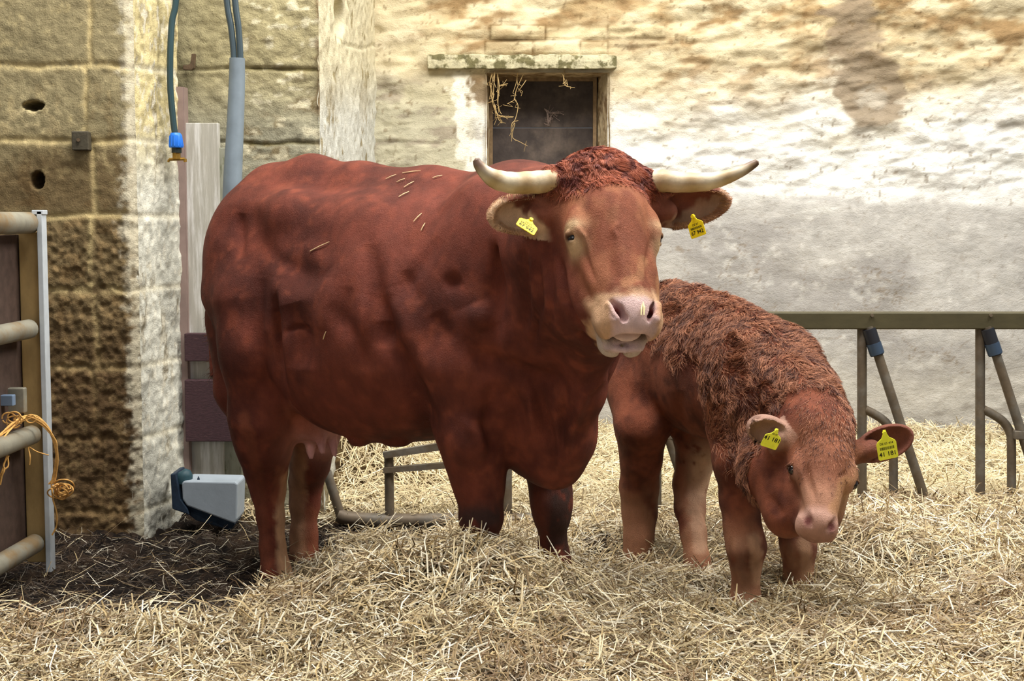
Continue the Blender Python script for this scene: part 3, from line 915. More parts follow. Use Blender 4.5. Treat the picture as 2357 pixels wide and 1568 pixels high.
# ================================================================== CALF
def build_calf():
    A = math.atan2(-.6, .277)
    Hc = np.array((math.cos(A), math.sin(A), 0)); Rc = np.array((Hc[1], -Hc[0], 0)); Mc = np.stack([Hc, Rc, UP])
    Oc = np.array((.575, 5.40, 0.))
    def w(l, s, z): return Oc + l * Hc + s * Rc + z * UP
    xs = axis_steps([(.28, .86, .0085), (.86, 1.26, .0048)])
    ys = axis_steps([(3.95, 4.62, .0050), (4.62, 5.72, .0085)])
    zs = axis_steps([(-.08, .34, .0085), (.34, .80, .0048), (.80, 1.12, .0085)])
    f = Field(xs, ys, zs)
    # trunk
    f.ell(w(.30, 0, .72), (.42, .185, .245), Mc, .07)
    f.ell(w(.02, 0, .80), (.23, .17, .20), Mc, .08)
    f.ell(w(-.07, .07, .68), (.13, .095, .24), Mc, .06)
    f.ell(w(-.08, -.08, .68), (.14, .10, .24), Mc, .06)
    f.chain([(w(-.18, 0, .87), .045), (w(.0, 0, .925), .05), (w(.16, .0, .935), .05), (w(.34, 0, .905), .05), (w(.52, 0, .85), .055), (w(.68, 0, .80), .06)], .07)
    # shoulders and chest
    f.ell(w(.62, .10, .66), (.14, .085, .22), Mc, .06)
    f.ell(w(.62, -.10, .66), (.14, .085, .22), Mc, .06)
    f.ell(w(.66, 0, .58), (.17, .14, .19), Mc, .07)
    # neck
    f.chain([(w(.62, 0, .70), .165), (at(1822, 925, 4.68), .135), (at(1862, 985, 4.54), .112), (at(1885, 1010, 4.46), .095)], .08)
    f.chain([(w(.70, .02, .60), .12), (at(1788, 1085, 4.56), .10), (at(1812, 1130, 4.48), .082)], .07)
    # legs: right fore (nearest), left fore
    f.chain([(w(.62, .11, .56), .10), (at(1698, 1065, 4.72), .074), (at(1702, 1150, 4.73), .060), (at(1708, 1215, 4.72), .054), (at(1718, 1262, 4.70), .057), (at(1718, 1310, 4.71), .042), (at(1716, 1355, 4.72), .038), (at(1714, 1390, 4.71), .044), (at(1714, 1412, 4.69), .05)], .035)
    f.chain([(w(.64, -.11, .54), .09), (at(1822, 1160, 4.88), .064), (at(1832, 1215, 4.88), .052), (at(1838, 1262, 4.86), .052), (at(1838, 1310, 4.87), .040), (at(1838, 1345, 4.87), .042), (at(1838, 1372, 4.85), .05)], .035)
    # right hind
    f.chain([(w(-.04, .10, .62), .125), (at(1476, 985, 5.27), .088), (at(1476, 1060, 5.30), .068), (at(1472, 1120, 5.34), .064), (at(1472, 1180, 5.35), .056), (at(1470, 1240, 5.33), .046), (at(1466, 1290, 5.32), .044), (at(1466, 1315, 5.30), .05)], .045)
    f.cone(w(-.12, .10, .62), at(1452, 1110, 5.40), .07, .03, .04)
    # left hind, stepping forward
    f.chain([(w(.02, -.10, .62), .12), (at(1612, 1010, 5.28), .085), (at(1598, 1070, 5.30), .060), (at(1588, 1115, 5.32), .056), (at(1588, 1170, 5.28), .048), (at(1596, 1230, 5.22), .040), (at(1604, 1290, 5.17), .040), (at(1610, 1330, 5.14), .045), (at(1614, 1350, 5.12), .05)], .04)
    # flank
    f.cone(w(.08, .12, .66), w(.10, .12, .52), .06, .04, .05)
    # --- head frame
    yw = math.radians(12)
    N0 = np.array((math.sin(yw), -math.cos(yw), 0))
    Fh = nrmz(at(1894, 1185, 4.20) - at(1916, 965, 4.42))
    S = nrmz(np.cross(N0, UP)); S = -S if S[0] > 0 else S
    S = nrmz(S - UP * .07 - Fh * ((S - UP * .07) @ Fh))
    Nn_ = nrmz(np.cross(Fh, S)); Nn_ = -Nn_ if Nn_[1] > 0 else Nn_
    M = np.stack([Fh, S, Nn_]); C0 = at(1916, 966, 4.42)
    HSC = 1.20
    def q(u, s, n): return C0 + HSC * (u * Fh + s * S + n * Nn_)
    f.ell(q(.08, 0, -.085), (0.1400, 0.1010, 0.1030), M, .03)
    f.ell(q(.005, 0, -.075), (0.0616, 0.0896, 0.0728), M, .03)
    f.cone(q(.12, 0, -.065), q(.275, 0, -.055), .082, .050, .035)
    f.cone(q(.10, 0, -.030), q(.27, 0, -.030), .050, .030, .03, S, 1.25)
    for sg in (1, -1):
        f.ell(q(.16, sg * .048, -.13), (0.1064, 0.0448, 0.0784), M, .035)
        f.ell(q(.145, sg * .066, -.040), (0.0392, 0.0246, 0.0336), M, .02)
        f.ell(q(.130, sg * .064, -.024), (0.0336, 0.0202, 0.0157), M, .018)
        f.cone(q(.16, sg * .045, -.16), q(.26, sg * .022, -.10), .035, .022, .035)
    f.ell(q(.17, .05, -.17), (.11, .08, .07), M, .04)
    # muzzle
    f.ell(q(.278, 0, -.050), (0.0448, 0.0605, 0.0493), M, .02)
    f.ell(q(.292, .028, -.052), (0.0336, 0.0291, 0.0381), M, .012)
    f.ell(q(.292, -.028, -.052), (0.0336, 0.0291, 0.0381), M, .012)
    f.ell(q(.286, 0, -.080), (0.0336, 0.0403, 0.0190), M, .010)
    f.cone(q(.316, .035, -.070), q(.316, -.035, -.070), .0035, .0035, .006, op='sub')
    for sg in (1, -1):
        f.chain([(q(.275, sg * .037, -.016), .006), (q(.295, sg * .029, -.018), .0085), (q(.305, sg * .022, -.022), .006)], .006, op='sub')
        c = q(.150, sg * .084, -.034)
        f.ell(c, (0.0179, 0.0134, 0.0101), M, .008, 'sub')
        f.chain([(c - Fh * .010 - S * sg * .008 + Nn_ * .006, .005), (c - Fh * .010 + S * sg * .004 - Nn_ * .002, .006), (c - Fh * .004 + S * sg * .004 - Nn_ * .012, .005)], .008)
    EL = ear(f, q(.045, .080, -.085), at(1733, 978, 4.40), np.array((-.1, -1, -.35)), .052, 1, kk=.015)
    ER = ear(f, q(.035, -.078, -.090), at(2096, 1000, 4.48), np.array((.15, -1, .0)), .056, -1, kk=.015)
    allsl = tuple(slice(0, n) for n in f.D.shape)
    f.noise(allsl, .004, 9., 5, 1)
    V, Qf = f.mesh(); del f
    V = smooth_mesh(V, Qf, 2, .5)
    V = carve(V, vnormals(V, Qf), [
        ([(1742, 850), (1735, 960), (1750, 1060)], 14, -.012), ([(1800, 880), (1790, 960)], 12, -.010), ([(1800, 1060), (1830, 1130), (1850, 1190)], 9, -.008),
        ([(1835, 1010), (1860, 1100), (1880, 1160)], 8, -.006), ([(1690, 960), (1700, 1060)], 14, -.008), ([(1560, 900), (1570, 980)], 14, -.008),
        ([(1950, 1085), (1930, 1100)], 4, -.003), ([(1700, 1200), (1706, 1290)], 7, -.005), ([(1735, 1230), (1738, 1300)], 6, .005), ([(1770, 1140), (1800, 1190)], 12, -.008)])
    P = V
    n1 = fbm(P[:, 0], P[:, 1], P[:, 2], 7, 4, 61); n2 = fbm(P[:, 0], P[:, 1], P[:, 2], 32, 3, 63)
    C = cmix(lin(98, 50, 35) + 0 * P, lin(140, 78, 54), sstep(.34, .62, n1 * .6 + n2 * .4))
    h = (P - C0) @ M.T / HSC; u, s, n = h.T
    hd = sstep(.24, .15, np.linalg.norm(P - q(.16, 0, -.07), axis=1)) * (P[:, 1] < 4.6)
    C = cmix(C, lin(160, 104, 76) + 0 * P, .6 * hd * sstep(-.10, -.03, n))
    C = cmix(C, lin(190, 140, 112) + 0 * P, .7 * hd * sstep(.15, .23, u) * sstep(-.08, -.03, n))
    C = cmix(C, lin(198, 154, 136) + 0 * P, hd * sstep(.245, .275, u) * sstep(-.11, -.06, n))
    C = cmix(C, lin(204, 158, 112) + 0 * P, .7 * np.clip(gauss(h, (.18, -.08, -.05), (.10, .035, .05)) * 1.2, 0, 1))
    for sg in (1, -1):
        C = cmix(C, lin(110, 52, 50) + 0 * P, np.clip(gauss(h, (.294, sg * .029, -.022), (.014, .010, .012)) * 1.3, 0, .9))
        C = cmix(C, lin(196, 150, 130) + 0 * P, .6 * np.clip(gauss(h, (.172, sg * .080, -.034), (.018, .02, .02)), 0, 1))
        C = cmix(C, lin(50, 30, 26) + 0 * P, np.clip(gauss(h, (.150, sg * .085, -.034), (.013, .012, .012)) * 1.4 - .25, 0, 1))
    for c, Me, L in (EL, ER):
        e = (P - c) @ Me.T
        inn = ((np.abs(e[:, 0]) < L * .56) & (np.abs(e[:, 1]) < .055) & (e[:, 2] < .05) & (e[:, 2] > -.05) & (np.abs(e[:, 0] + L * .1) < L * .6)) * 1.
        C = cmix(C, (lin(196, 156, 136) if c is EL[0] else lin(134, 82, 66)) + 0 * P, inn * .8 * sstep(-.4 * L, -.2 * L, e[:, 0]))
    # pale insides of the legs
    C = cmix(C, lin(206, 172, 142) + 0 * P, .85 * np.clip(gauss(P, at(1622, 1085, 5.25), (.055, .2, .10)) * 1.4, 0, 1) * sstep(.35, .5, n2 + .1))
    leg = sstep(.34, .18, P[:, 2])
    C = cmix(C, lin(184, 138, 104) + 0 * P, leg * .55 * sstep(.35, .55, n1))
    C = cmix(C, lin(60, 46, 38) + 0 * P, (P[:, 2] < -.005) * 1.)
    C = paint(C, P, vnormals(P, Qf), [
        
        
        ([(1735, 1240), (1745, 1330)], 15, (206, 160, 124), .7, 4.4, 5.), ([(1700, 1250), (1712, 1380)], 14, (182, 134, 104), .4, 4.4, 5.),
        ([(1618, 1060), (1600, 1150), (1612, 1260)], 16, (198, 158, 128), .7, 4.8, 5.6),
        ([(1850, 1250), (1858, 1320)], 14, (198, 156, 122), .6, 4.4, 5.2), ([(1945, 1110), (1925, 1170)], 14, (200, 150, 104), .5, 3.8, 4.6)])
    root = empty('calf', w(.33, 0, 0))
    tag(root, 'shaggy red-brown calf lowering its head beside the cow, bright yellow tags in both ears', 'calf')
    np_mesh('body', V, Qf, m_hide, root, col=C)
    for sg in (1, -1): uvball(q(.150, sg * .076, -.038), (.0165, .015, .015), m_eye, root, 'eye', M)
    LN = [('41 181', .14, .019), ('|', .30, .009), ('DE 05 414', .52, .0095)]
    ear_tag(at(1779, 1008, 4.33), at(1800, 1018, 4.33) - at(1757, 1004, 4.32), np.array((.25, -.35, 1.)), .052, .064, m_tagc, root, [('41 181', .42, .019), ('DE 05', .70, .007)])
    ear_tag(at(2040, 1022, 4.37), at(2065, 1042, 4.37) - at(2018, 1052, 4.37), np.array((-.05, -.15, 1.)), .060, .088, m_tagc, root, LN)
    Nv = vnormals(V, Qf)
    # woolly coat on back, neck and forehead
    def mk(c):
        ll = (c - Oc) @ Hc; sz = .965 - .17 * np.clip(ll - .2, 0, .6) - .55 * np.clip(ll - .62, 0, 1); top = sstep(.185, .08, sz - c[:, 2] + .10 * (fbm(c[:, 0], c[:, 1], c[:, 2], 12, 2, 7) - .5) - .20 * sstep(.38, .66, ll))
        hh = (c - C0) @ M.T
        fore = np.clip(gauss(hh, (.04, 0, -.02), (.10, .09, .05)) * 1.2, 0, 1)
        body = (c[:, 1] > 4.50) * top
        return np.clip(body + fore, 0, 1) * (((c - ER[0]) ** 2).sum(1) > .011) * (((c - EL[0]) ** 2).sum(1) > .009)
    Pp, fi = scatter(V, Qf, 40000, mk, 11)
    NN = Nv[Qf[fi, 0]]
    hh = (Pp - C0) @ M.T; isf = (Pp[:, 1] < 4.50)
    k = fbm(Pp[:, 0], Pp[:, 1], Pp[:, 2], 14, 2, 71) - .5; k2 = fbm(Pp[:, 0], Pp[:, 1], Pp[:, 2], 14, 2, 72) - .5
    D = Hc * .5 - UP * .7 + Rc * np.sign((Pp - Oc) @ Rc)[:, None] * .5 + k[:, None] * np.array((5., 0, 4.)) + k2[:, None] * np.array((0, 5., -4.))
    D = np.where(isf[:, None], Fh + S * (hh[:, 1] * 6)[:, None] + k[:, None] * 2, D)
    nz = fbm(Pp[:, 0], Pp[:, 1], Pp[:, 2], 40, 2, 73)
    hc = cmix(lin(80, 44, 34) + 0 * Pp, lin(180, 122, 90), sstep(.3, .7, nz * .6 + .4 * np.random.default_rng(2).random(len(Pp))))
    hair_tufts('woolly_coat', Pp, NN, D, np.where(isf, .014, .036) * (.7 + .7 * nz), hc, root, curl=.22, rad=.0010, seg=6, curl_len=.013)
    return root, V, Qf

cow_root, cV, cQ, cN = build_cow()
calf_root, kV, kQ = build_calf()

# ================================================================== WALLS
m_plaster = mat('limewashed_plaster', attr=True, rough=.9, var=.14, vscale=9, stretch=(1, 1, 1.6), bump=.55, bscale=14, bdist=.02, fine=.5, fscale=120, spec=.15)
m_block = mat('rough_block_masonry', attr=True, rough=.92, var=.22, vscale=30, bump=.6, bscale=35, bdist=.012, fine=.6, fscale=170, spec=.12)


def img_uv(V):
    px, py = proj(V); return px, py


def relief_grid(name, org, du, dv, nu, nv, nrm, disp, colf, hole=None, m=None, parent=None):
    """a wall panel as a dense grid: org + i*du + j*dv pushed out along nrm by disp(points)"""
    org, du, dv, nrm = [np.asarray(a, float) for a in (org, du, dv, nrm)]
    i, j = np.meshgrid(np.linspace(0, 1, nu), np.linspace(0, 1, nv), indexing='ij')
    V = org + i[..., None] * du + j[..., None] * dv; V = V.reshape(-1, 3)
    C = colf(V); V2 = V + nrm * disp(V)[:, None]
    a = np.arange(nu - 1)[:, None] * nv + np.arange(nv - 1)[None, :]
    Qf = np.stack([a, a + nv, a + nv + 1, a + 1], -1).reshape(-1, 4)
    if np.dot(np.cross(du, dv), nrm) < 0: Qf = Qf[:, ::-1]
    if hole is not None:
        keep = ~hole(V[Qf].mean(1)); Qf = Qf[keep]
    return np_mesh(name, V2, Qf, m, parent, col=C)


YW = 8.3                                                   # rear wall
NX0, NX1 = at(1122, 300, YW)[0], at(1398, 300, YW)[0]      # niche opening
NZ1, NZ0 = at(1200, 168, YW)[2], at(1200, 520, YW)[2]
LX0, LX1 = at(985, 140, YW)[0], at(1418, 140, YW)[0]
LZ0, LZ1 = at(1200, 160, YW)[2], at(1200, 128, YW)[2]


def box_m(px, py, x0, x1, y0, y1, soft=18):
    return sstep(x0 - soft, x0 + soft, px) * sstep(x1 + soft, x1 - soft, px) * sstep(y0 - soft, y0 + soft, py) * sstep(y1 + soft, y1 - soft, py)


def back_disp(V):
    X, Z = V[:, 0], V[:, 2]
    px, py = img_uv(V)
    d = (fbm(X, Z, 0, 1.1, 3, 1) - .5) * .10 + (fbm(X + Z * .6, Z * 2.6 - X * .5, 0, 3.6, 4, 2) - .5) * .085 + (fbm(X, Z * 1.5, 0, 16, 3, 3) - .5) * .018
    fl = sstep(430, 480, py)
    d2 = (fbm(X, Z, 0, 1.6, 3, 4) - .5) * .05 + (fbm(X, Z, 0, 11, 3, 5) - .5) * .010
    d = d * (1 - fl) + d2 * fl
    d = d * (1 - .75 * box_m(px, py, 960, 1440, 88, 450, 20))
    # brickwork over the lintel
    for x0, x1, y0, y1 in ((1118, 1224, 97, 124), (1230, 1332, 97, 124), (1338, 1398, 96, 124), (1258, 1396, 62, 88), (1402, 1530, 58, 86), (1130, 1254, 60, 90), (1030, 1112, 98, 126)):
        d = d + .016 * box_m(px, py, x0, x1, y0, y1, 4)
    # patch where render fell off, cracks
    st = gauss(np.stack([px, py], 1), (2015, 205), (75, 70)); d = d - .010 * sstep(.25, .5, st)
    for (ax, ay, bx, by, wd) in ((1985, 190, 1855, 215, 3), (1855, 215, 1845, 175, 3), (860, 325, 1010, 333, 3), (1404, 110, 1600, 100, 4), (1090, 92, 1400, 90, 3)):
        t = np.clip(((px - ax) * (bx - ax) + (py - ay) * (by - ay)) / ((bx - ax) ** 2 + (by - ay) ** 2), 0, 1)
        r = np.hypot(px - ax - t * (bx - ax), py - ay - t * (by - ay) + 8 * (fbm(px, py, 0, .02, 2, 9) - .5))
        d = d - .010 * np.exp(-(r / wd) ** 2)
    return d


def back_col(V):
    px, py = img_uv(V)
    X, Z = V[:, 0], V[:, 2]
    a = fbm(X + .5 * Z, 2.2 * Z - .4 * X, 0, 1.7, 5, 21); b = fbm(X + .7 * Z, 2.6 * Z - .5 * X, 0, 6, 4, 22); c = fbm(X, Z, 0, 24, 3, 23)
    white = lin(222, 220, 212) + 0 * V; cream = lin(206, 192, 158) + 0 * V; tan = lin(160, 134, 92) + 0 * V
    brown = lin(140, 112, 76) + 0 * V; grey = lin(180, 176, 169) + 0 * V; dgrey = lin(140, 130, 118) + 0 * V
    C = cmix(cream, white, sstep(120, 330, py + 260 * (a - .5)))  # white limewash, with the brightness of the lit band painted in
    top = sstep(300, 40, py + 300 * (a - .5) + 160 * (b - .5))
    C = cmix(C, tan, .85 * top * sstep(900, 1080, px + 100 * (b - .5)) * sstep(.38, .60, a * .4 + b * .6))
    C = cmix(C, brown, .8 * sstep(880, 1020, px) * sstep(.52, .68, b * .7 + c * .3) * sstep(330, 90, py))
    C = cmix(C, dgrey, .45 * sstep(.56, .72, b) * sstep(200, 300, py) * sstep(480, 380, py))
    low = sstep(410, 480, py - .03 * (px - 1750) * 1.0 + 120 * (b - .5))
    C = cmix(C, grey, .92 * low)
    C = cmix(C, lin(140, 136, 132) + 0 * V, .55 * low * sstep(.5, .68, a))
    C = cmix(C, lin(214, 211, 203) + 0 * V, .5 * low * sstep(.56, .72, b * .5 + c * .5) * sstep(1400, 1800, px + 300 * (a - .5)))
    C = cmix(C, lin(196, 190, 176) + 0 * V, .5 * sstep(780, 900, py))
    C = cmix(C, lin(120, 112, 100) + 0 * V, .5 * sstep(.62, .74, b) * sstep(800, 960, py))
    # left part beside the niche: grey-tan render, white band below the lintel end
    lf = sstep(1110, 1060, px) * sstep(140, 220, py + 90 * (a - .5))
    C = cmix(C, lin(178, 170, 138) + 0 * V, .8 * lf)
    C = cmix(C, lin(150, 138, 122) + 0 * V, .7 * lf * sstep(.50, .66, b) )
    C = cmix(C, lin(236, 230, 212) + 0 * V, .95 * box_m(px + 60 * (c - .5) - (py - 300) * .1, py, 1055, 1092, 165, 420, 8))
    C = cmix(C, lin(112, 90, 62) + 0 * V, .85 * box_m(px + 40 * (c - .5), py, 1080, 1120, 175, 240, 10))
    # brown damp patch high on the right
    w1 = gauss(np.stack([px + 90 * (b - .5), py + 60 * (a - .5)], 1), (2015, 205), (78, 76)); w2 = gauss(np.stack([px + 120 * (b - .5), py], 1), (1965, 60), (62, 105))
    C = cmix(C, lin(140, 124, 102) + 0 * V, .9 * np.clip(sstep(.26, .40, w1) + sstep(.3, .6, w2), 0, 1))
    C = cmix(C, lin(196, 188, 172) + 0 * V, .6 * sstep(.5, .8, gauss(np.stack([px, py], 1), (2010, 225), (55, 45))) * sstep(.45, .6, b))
    for x0, x1, y0, y1 in ((1118, 1224, 97, 124), (1230, 1332, 97, 124), (1338, 1398, 96, 124), (1258, 1396, 62, 88), (1402, 1530, 58, 86), (1130, 1254, 60, 90)):
        o_ = box_m(px, py, x0 - 4, x1 + 4, y0 - 4, y1 + 4, 4); i_ = box_m(px, py, x0, x1, y0, y1, 3)
        C = cmix(C, lin(104, 82, 48) + 0 * V, .9 * np.clip(o_ - i_, 0, 1) * sstep(.35, .6, b)); C = cmix(C, lin(200, 188, 150) + 0 * V, .35 * i_)
    pit = fbm(X, Z, 0, 34, 3, 27)
    C = cmix(C, lin(112, 92, 62) + 0 * V, .6 * sstep(.74, .80, pit) * (1 - .6 * low))
    crk = np.abs(fbm(X + .1 * b, Z * 1.4, 0, 4.5, 4, 28) - .5)
    C = cmix(C, lin(120, 100, 68) + 0 * V, .5 * sstep(.012, .0, crk) * sstep(.5, .62, a))
    return np.clip(C, .005, .9)


def niche_hole(c): return (c[:, 0] > NX0) & (c[:, 0] < NX1) & (c[:, 2] > NZ0) & (c[:, 2] < NZ1)


def build_walls():
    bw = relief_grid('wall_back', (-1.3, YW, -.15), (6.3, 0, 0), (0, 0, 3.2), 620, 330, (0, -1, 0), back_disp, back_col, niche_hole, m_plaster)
    tag(bw, kind='structure')
    # window niche: splayed reveals, lintel, dark boarded panel
    wn = empty('window_1', ((NX0 + NX1) / 2, YW, NZ0)); tag(wn, kind='structure')
    D = .30
    mR = mat('niche_reveal_render', col=lin(188, 170, 138), rough=.9, var=.3, vscale=20, bump=.8, bscale=40, bdist=.012, patch=lin(120, 96, 66), pscale=9)
    mb = MB()
    xi1 = at(1372, 300, YW + D)[0]; xi0 = at(1128, 300, YW + D)[0]
    y0, y1 = YW - .02, YW + D
    def quadstrip(a, b, n=14, amp=.006, seed=1):
        # a,b: lists of 2 points (front edge, back edge) lower and upper
        a0, a1, b0, b1 = [np.asarray(p, float) for p in (*a, *b)]
        V = []; Fs = []
        for i in range(n + 1):
            for j in range(n + 1):
                t, s_ = i / n, j / n
                p = (a0 * (1 - t) + a1 * t) * (1 - s_) + (b0 * (1 - t) + b1 * t) * s_
                k = (fbm(np.array([p[0] * 1.]), np.array([p[1]]), np.array([p[2]]), 22, 2, seed)[0] - .5) * 2 * amp
                V.append(p + np.array((k, 0, k * .3)))
        for i in range(n):
            for j in range(n): Fs.append((i * (n + 1) + j, (i + 1) * (n + 1) + j, (i + 1) * (n + 1) + j + 1, i * (n + 1) + j + 1))
        mb.add(V, Fs)
    quadstrip(((NX1 + .01, y0, NZ0), (NX1 + .01, y0, NZ1)), ((xi1, y1, NZ0), (xi1, y1, NZ1)))
    quadstrip(((NX0 - .01, y0, NZ0), (NX0 - .01, y0, NZ1)), ((xi0, y1, NZ0), (xi0, y1, NZ1)))
    quadstrip(((NX0 - .01, y0, NZ1), (NX1 + .01, y0, NZ1)), ((xi0, y1, NZ1), (xi1, y1, NZ1)))
    quadstrip(((NX0 - .01, y0, NZ0), (NX1 + .01, y0, NZ0)), ((xi0, y1, NZ0 + .03), (xi1, y1, NZ0 + .03)))
    mb.build('window_reveal', mR, wn)
    mD = mat('dark_dusty_board', col=lin(66, 58, 54), rough=.8, var=.35, vscale=14, bump=.4, bscale=60, bdist=.006, patch=lin(96, 84, 74), pscale=4, pth=(.5, .75))
    mb = MB(); nb = 3; zz = np.linspace(NZ0, NZ1, nb + 1)
    for a, b in zip(zz[:-1], zz[1:]): mb.box((xi0 - .02, y1 - .012, a), (xi1 + .02, y1 + .03, b - .004))
    mb.build('window_panel', mD, wn)
    mb = MB(); mb.box((xi0 - .005, y1 - .05, NZ0), (xi0 + .016, y1 + .01, NZ1)); mb.box((xi1 - .02, y1 - .05, NZ0), (xi1 + .0, y1 + .01, NZ1)); mb.box((xi0, y1 - .045, NZ1 - .02), (xi1, y1 + .01, NZ1))
    mb.build('window_frame', mat('old_frame_wood', col=lin(128, 106, 78), rough=.8, var=.3, vscale=30, bump=.4, bscale=90, bdist=.004), wn)
    # lintel slab
    ml = mat('flaking_lintel_paint', col=lin(186, 178, 146), rough=.85, var=.25, vscale=20, bump=.8, bscale=50, bdist=.01, patch=lin(104, 98, 66), pscale=14, pth=(.47, .56))
    i = np.linspace(0, 1, 60); V = []; Fs = []
    for k, t in enumerate(i):
        x = LX0 + (LX1 - LX0) * t; e = .006 * (fbm(np.array([t * 30]), 0., 0., 1, 3, 5)[0] - .5) * 2
        end = .012 * max(0, (t - .95) / .05)
        for (yy, z) in ((YW + .05, LZ0 + e), (YW - .055 + e, LZ0 + e), (YW - .06 + e, (LZ0 + LZ1) / 2), (YW - .052 - e, LZ1 + e - end), (YW + .05, LZ1 + e - end)): V.append((x, yy, z))
        if k: Fs += [(5 * (k - 1) + q, 5 * k + q, 5 * k + q + 1, 5 * (k - 1) + q + 1) for q in range(4)]
    Fs += [(0, 1, 2, 3, 4), tuple(5 * 59 + q for q in (4, 3, 2, 1, 0))]
    mb = MB(); mb.add(V, Fs); tr = mb.build('window_lintel', ml, wn, smooth=False, bevel=.004)

    # ---- left pier (front face, then the whitewashed return)
    YP = 5.66; xe = at(312, 500, YP)[0]; xs_ = at(415, 500, 6.03)[0]
    jz = [at(200, p, YP)[2] for p in (-30, 150, 322, 497, 668, 845, 1012, 1180)]
    def joint_y(Z):
        d = np.full(Z.shape, 9.)
        for z in jz: d = np.minimum(d, np.abs(Z - z))
        return d
    rows = np.array(jz[::-1])
    def joints(X, Z, off):
        wob = (fbm(X, Z, 0, 9, 2, 31) - .5) * .02
        dz = joint_y(Z + wob)
        r = np.searchsorted(rows, Z)
        L = .52
        # vertical joints, two tracks
        vx = np.where(r % 2 == 0, off, off + .02)
        dx = np.abs(((X + wob - vx + L / 2) % L) - L / 2)
        return dz, dx, r
    vj = at(205, 500, YP)[0]
    def pier_disp(V):
        X, Z = V[:, 0], V[:, 2]; dz, dx, r = joints(X, Z, vj)
        rough_ = sstep(500, 520, img_uv(V)[1])
        d = (fbm(X, Z, 0, 3, 3, 33) - .5) * .02 + (fbm(X, Z, 0, 28, 3, 34) - .5) * .008 + (fbm(X, Z, 0, 44, 3, 35) - .5) * .020 * rough_
        j = np.exp(-(dz / .012) ** 2) + .8 * np.exp(-(dx / .009) ** 2) * (r != 4)
        d = d - .008 * np.clip(j, 0, 1)
        px, py = img_uv(V)
        for hx, hy, rx, ry in ((76, 243, 24, 10), (86, 415, 15, 19)):
            d = d - .16 * sstep(.28, .45, gauss(np.stack([px, py], 1), (hx, hy), (rx, ry)))
        edge = (xe - X)
        return d - .03 * sstep(.03, 0, edge)
    def pier_col(V):
        X, Z = V[:, 0], V[:, 2]; px, py = img_uv(V); dz, dx, r = joints(X, Z, vj)
        a = fbm(X, Z, 0, 3, 4, 41); b = fbm(X, Z * .4, 0, 12, 3, 42); c = fbm(X, Z, 0, 40, 3, 43)
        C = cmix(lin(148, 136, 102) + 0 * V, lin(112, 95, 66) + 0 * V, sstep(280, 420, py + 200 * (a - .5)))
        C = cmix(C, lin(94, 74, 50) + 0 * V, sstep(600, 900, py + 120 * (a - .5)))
        C = cmix(C, lin(90, 68, 40) + 0 * V, .6 * sstep(.5, .68, b * .5 + c * .5) * sstep(100, 300, py))
        C = cmix(C, lin(196, 178, 130) + 0 * V, .5 * sstep(.55, .7, c * .5 + a * .5) * sstep(480, 300, py))
        C = cmix(C, lin(150, 126, 88) + 0 * V, .5 * sstep(.55, .66, c) * sstep(460, 520, py))
        j = np.exp(-(dz / .017) ** 2) + .8 * np.exp(-(dx / .012) ** 2)
        C = cmix(C, cmix(lin(196, 176, 126) + 0 * V, lin(128, 104, 70) + 0 * V, sstep(600, 1000, py)), .75 * np.clip(j, 0, 1) * sstep(.3, .45, a * .5 + c * .5))
        wb = sstep(xe - .06, xe - .005, X + .10 * (c - .5) + .05 * (a - .5))
        C = cmix(C, lin(196, 188, 164) + 0 * V, .85 * wb)
        C = cmix(C, lin(214, 196, 150) + 0 * V, .6 * gauss(np.stack([px, py], 1), (75, 270), (70, 50)) * sstep(.4, .6, c))
        return C
    pier = empty('wall_left', (xe - .3, YP, 0)); tag(pier, kind='structure')
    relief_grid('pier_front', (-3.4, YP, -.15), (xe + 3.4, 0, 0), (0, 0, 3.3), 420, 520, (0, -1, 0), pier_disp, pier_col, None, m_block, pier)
    def side_disp(V):
        Z = V[:, 2]; k = (V[:, 1] - YP) / .37; dz = joint_y(Z)
        return (fbm(V[:, 1], Z, 0, 26, 3, 51) - .5) * .016 - .004 * np.exp(-(dz / .01) ** 2) - .03 * sstep(.12, 0, k) + (fbm(V[:, 1] * 4, Z, 0, 6, 3, 52) - .5) * .014
    def side_col(V):
        px, py = img_uv(V); Y, Z = V[:, 1], V[:, 2]; a = fbm(Y * 3, Z, 0, 6, 4, 53); c = fbm(Y * 2, Z, 0, 34, 3, 54)
        C = cmix(lin(196, 182, 136) + 0 * V, lin(198, 196, 182) + 0 * V, sstep(260, 460, py))
        C = cmix(C, lin(110, 96, 66) + 0 * V, .75 * sstep(.55, .68, a * .6 + c * .4))
        C = cmix(C, lin(226, 220, 200) + 0 * V, .6 * sstep(.55, .7, c) )
        return cmix(C, lin(220, 212, 186) + 0 * V, .6 * np.exp(-(joint_y(Z) / .014) ** 2))
    e2 = xs_ - xe
    relief_grid('pier_return', (xe - .012, YP - .0, -.15), (e2 + .012, .37, 0), (0, 0, 3.3), 60, 420, nrmz((.37, -e2, 0)), side_disp, side_col, None, m_block, pier)
    mb = MB(); mb.box((xs_ - .06, 6.03, -.15), (xs_ - .05, 6.12, 3.1)); mb.build('pier_core', m_block, pier)

    # ---- middle wall with its long return towards the rear wall
    YM = 6.12; xm0 = xs_ - .08; xm1 = at(736, 300, YM)[0]
    mid = empty('wall_middle', ((xm0 + xm1) / 2, YM, 0)); tag(mid, kind='structure')
    mj = [at(600, p, YM)[2] for p in (-10, 158, 330, 495, 660, 820, 980)]
    def mjy(Z):
        d = np.full(Z.shape, 9.)
        for z in mj: d = np.minimum(d, np.abs(Z - z + (fbm(Z * 0 + 1, Z, 0, 4, 1, 3) - .5) * .01))
        return d
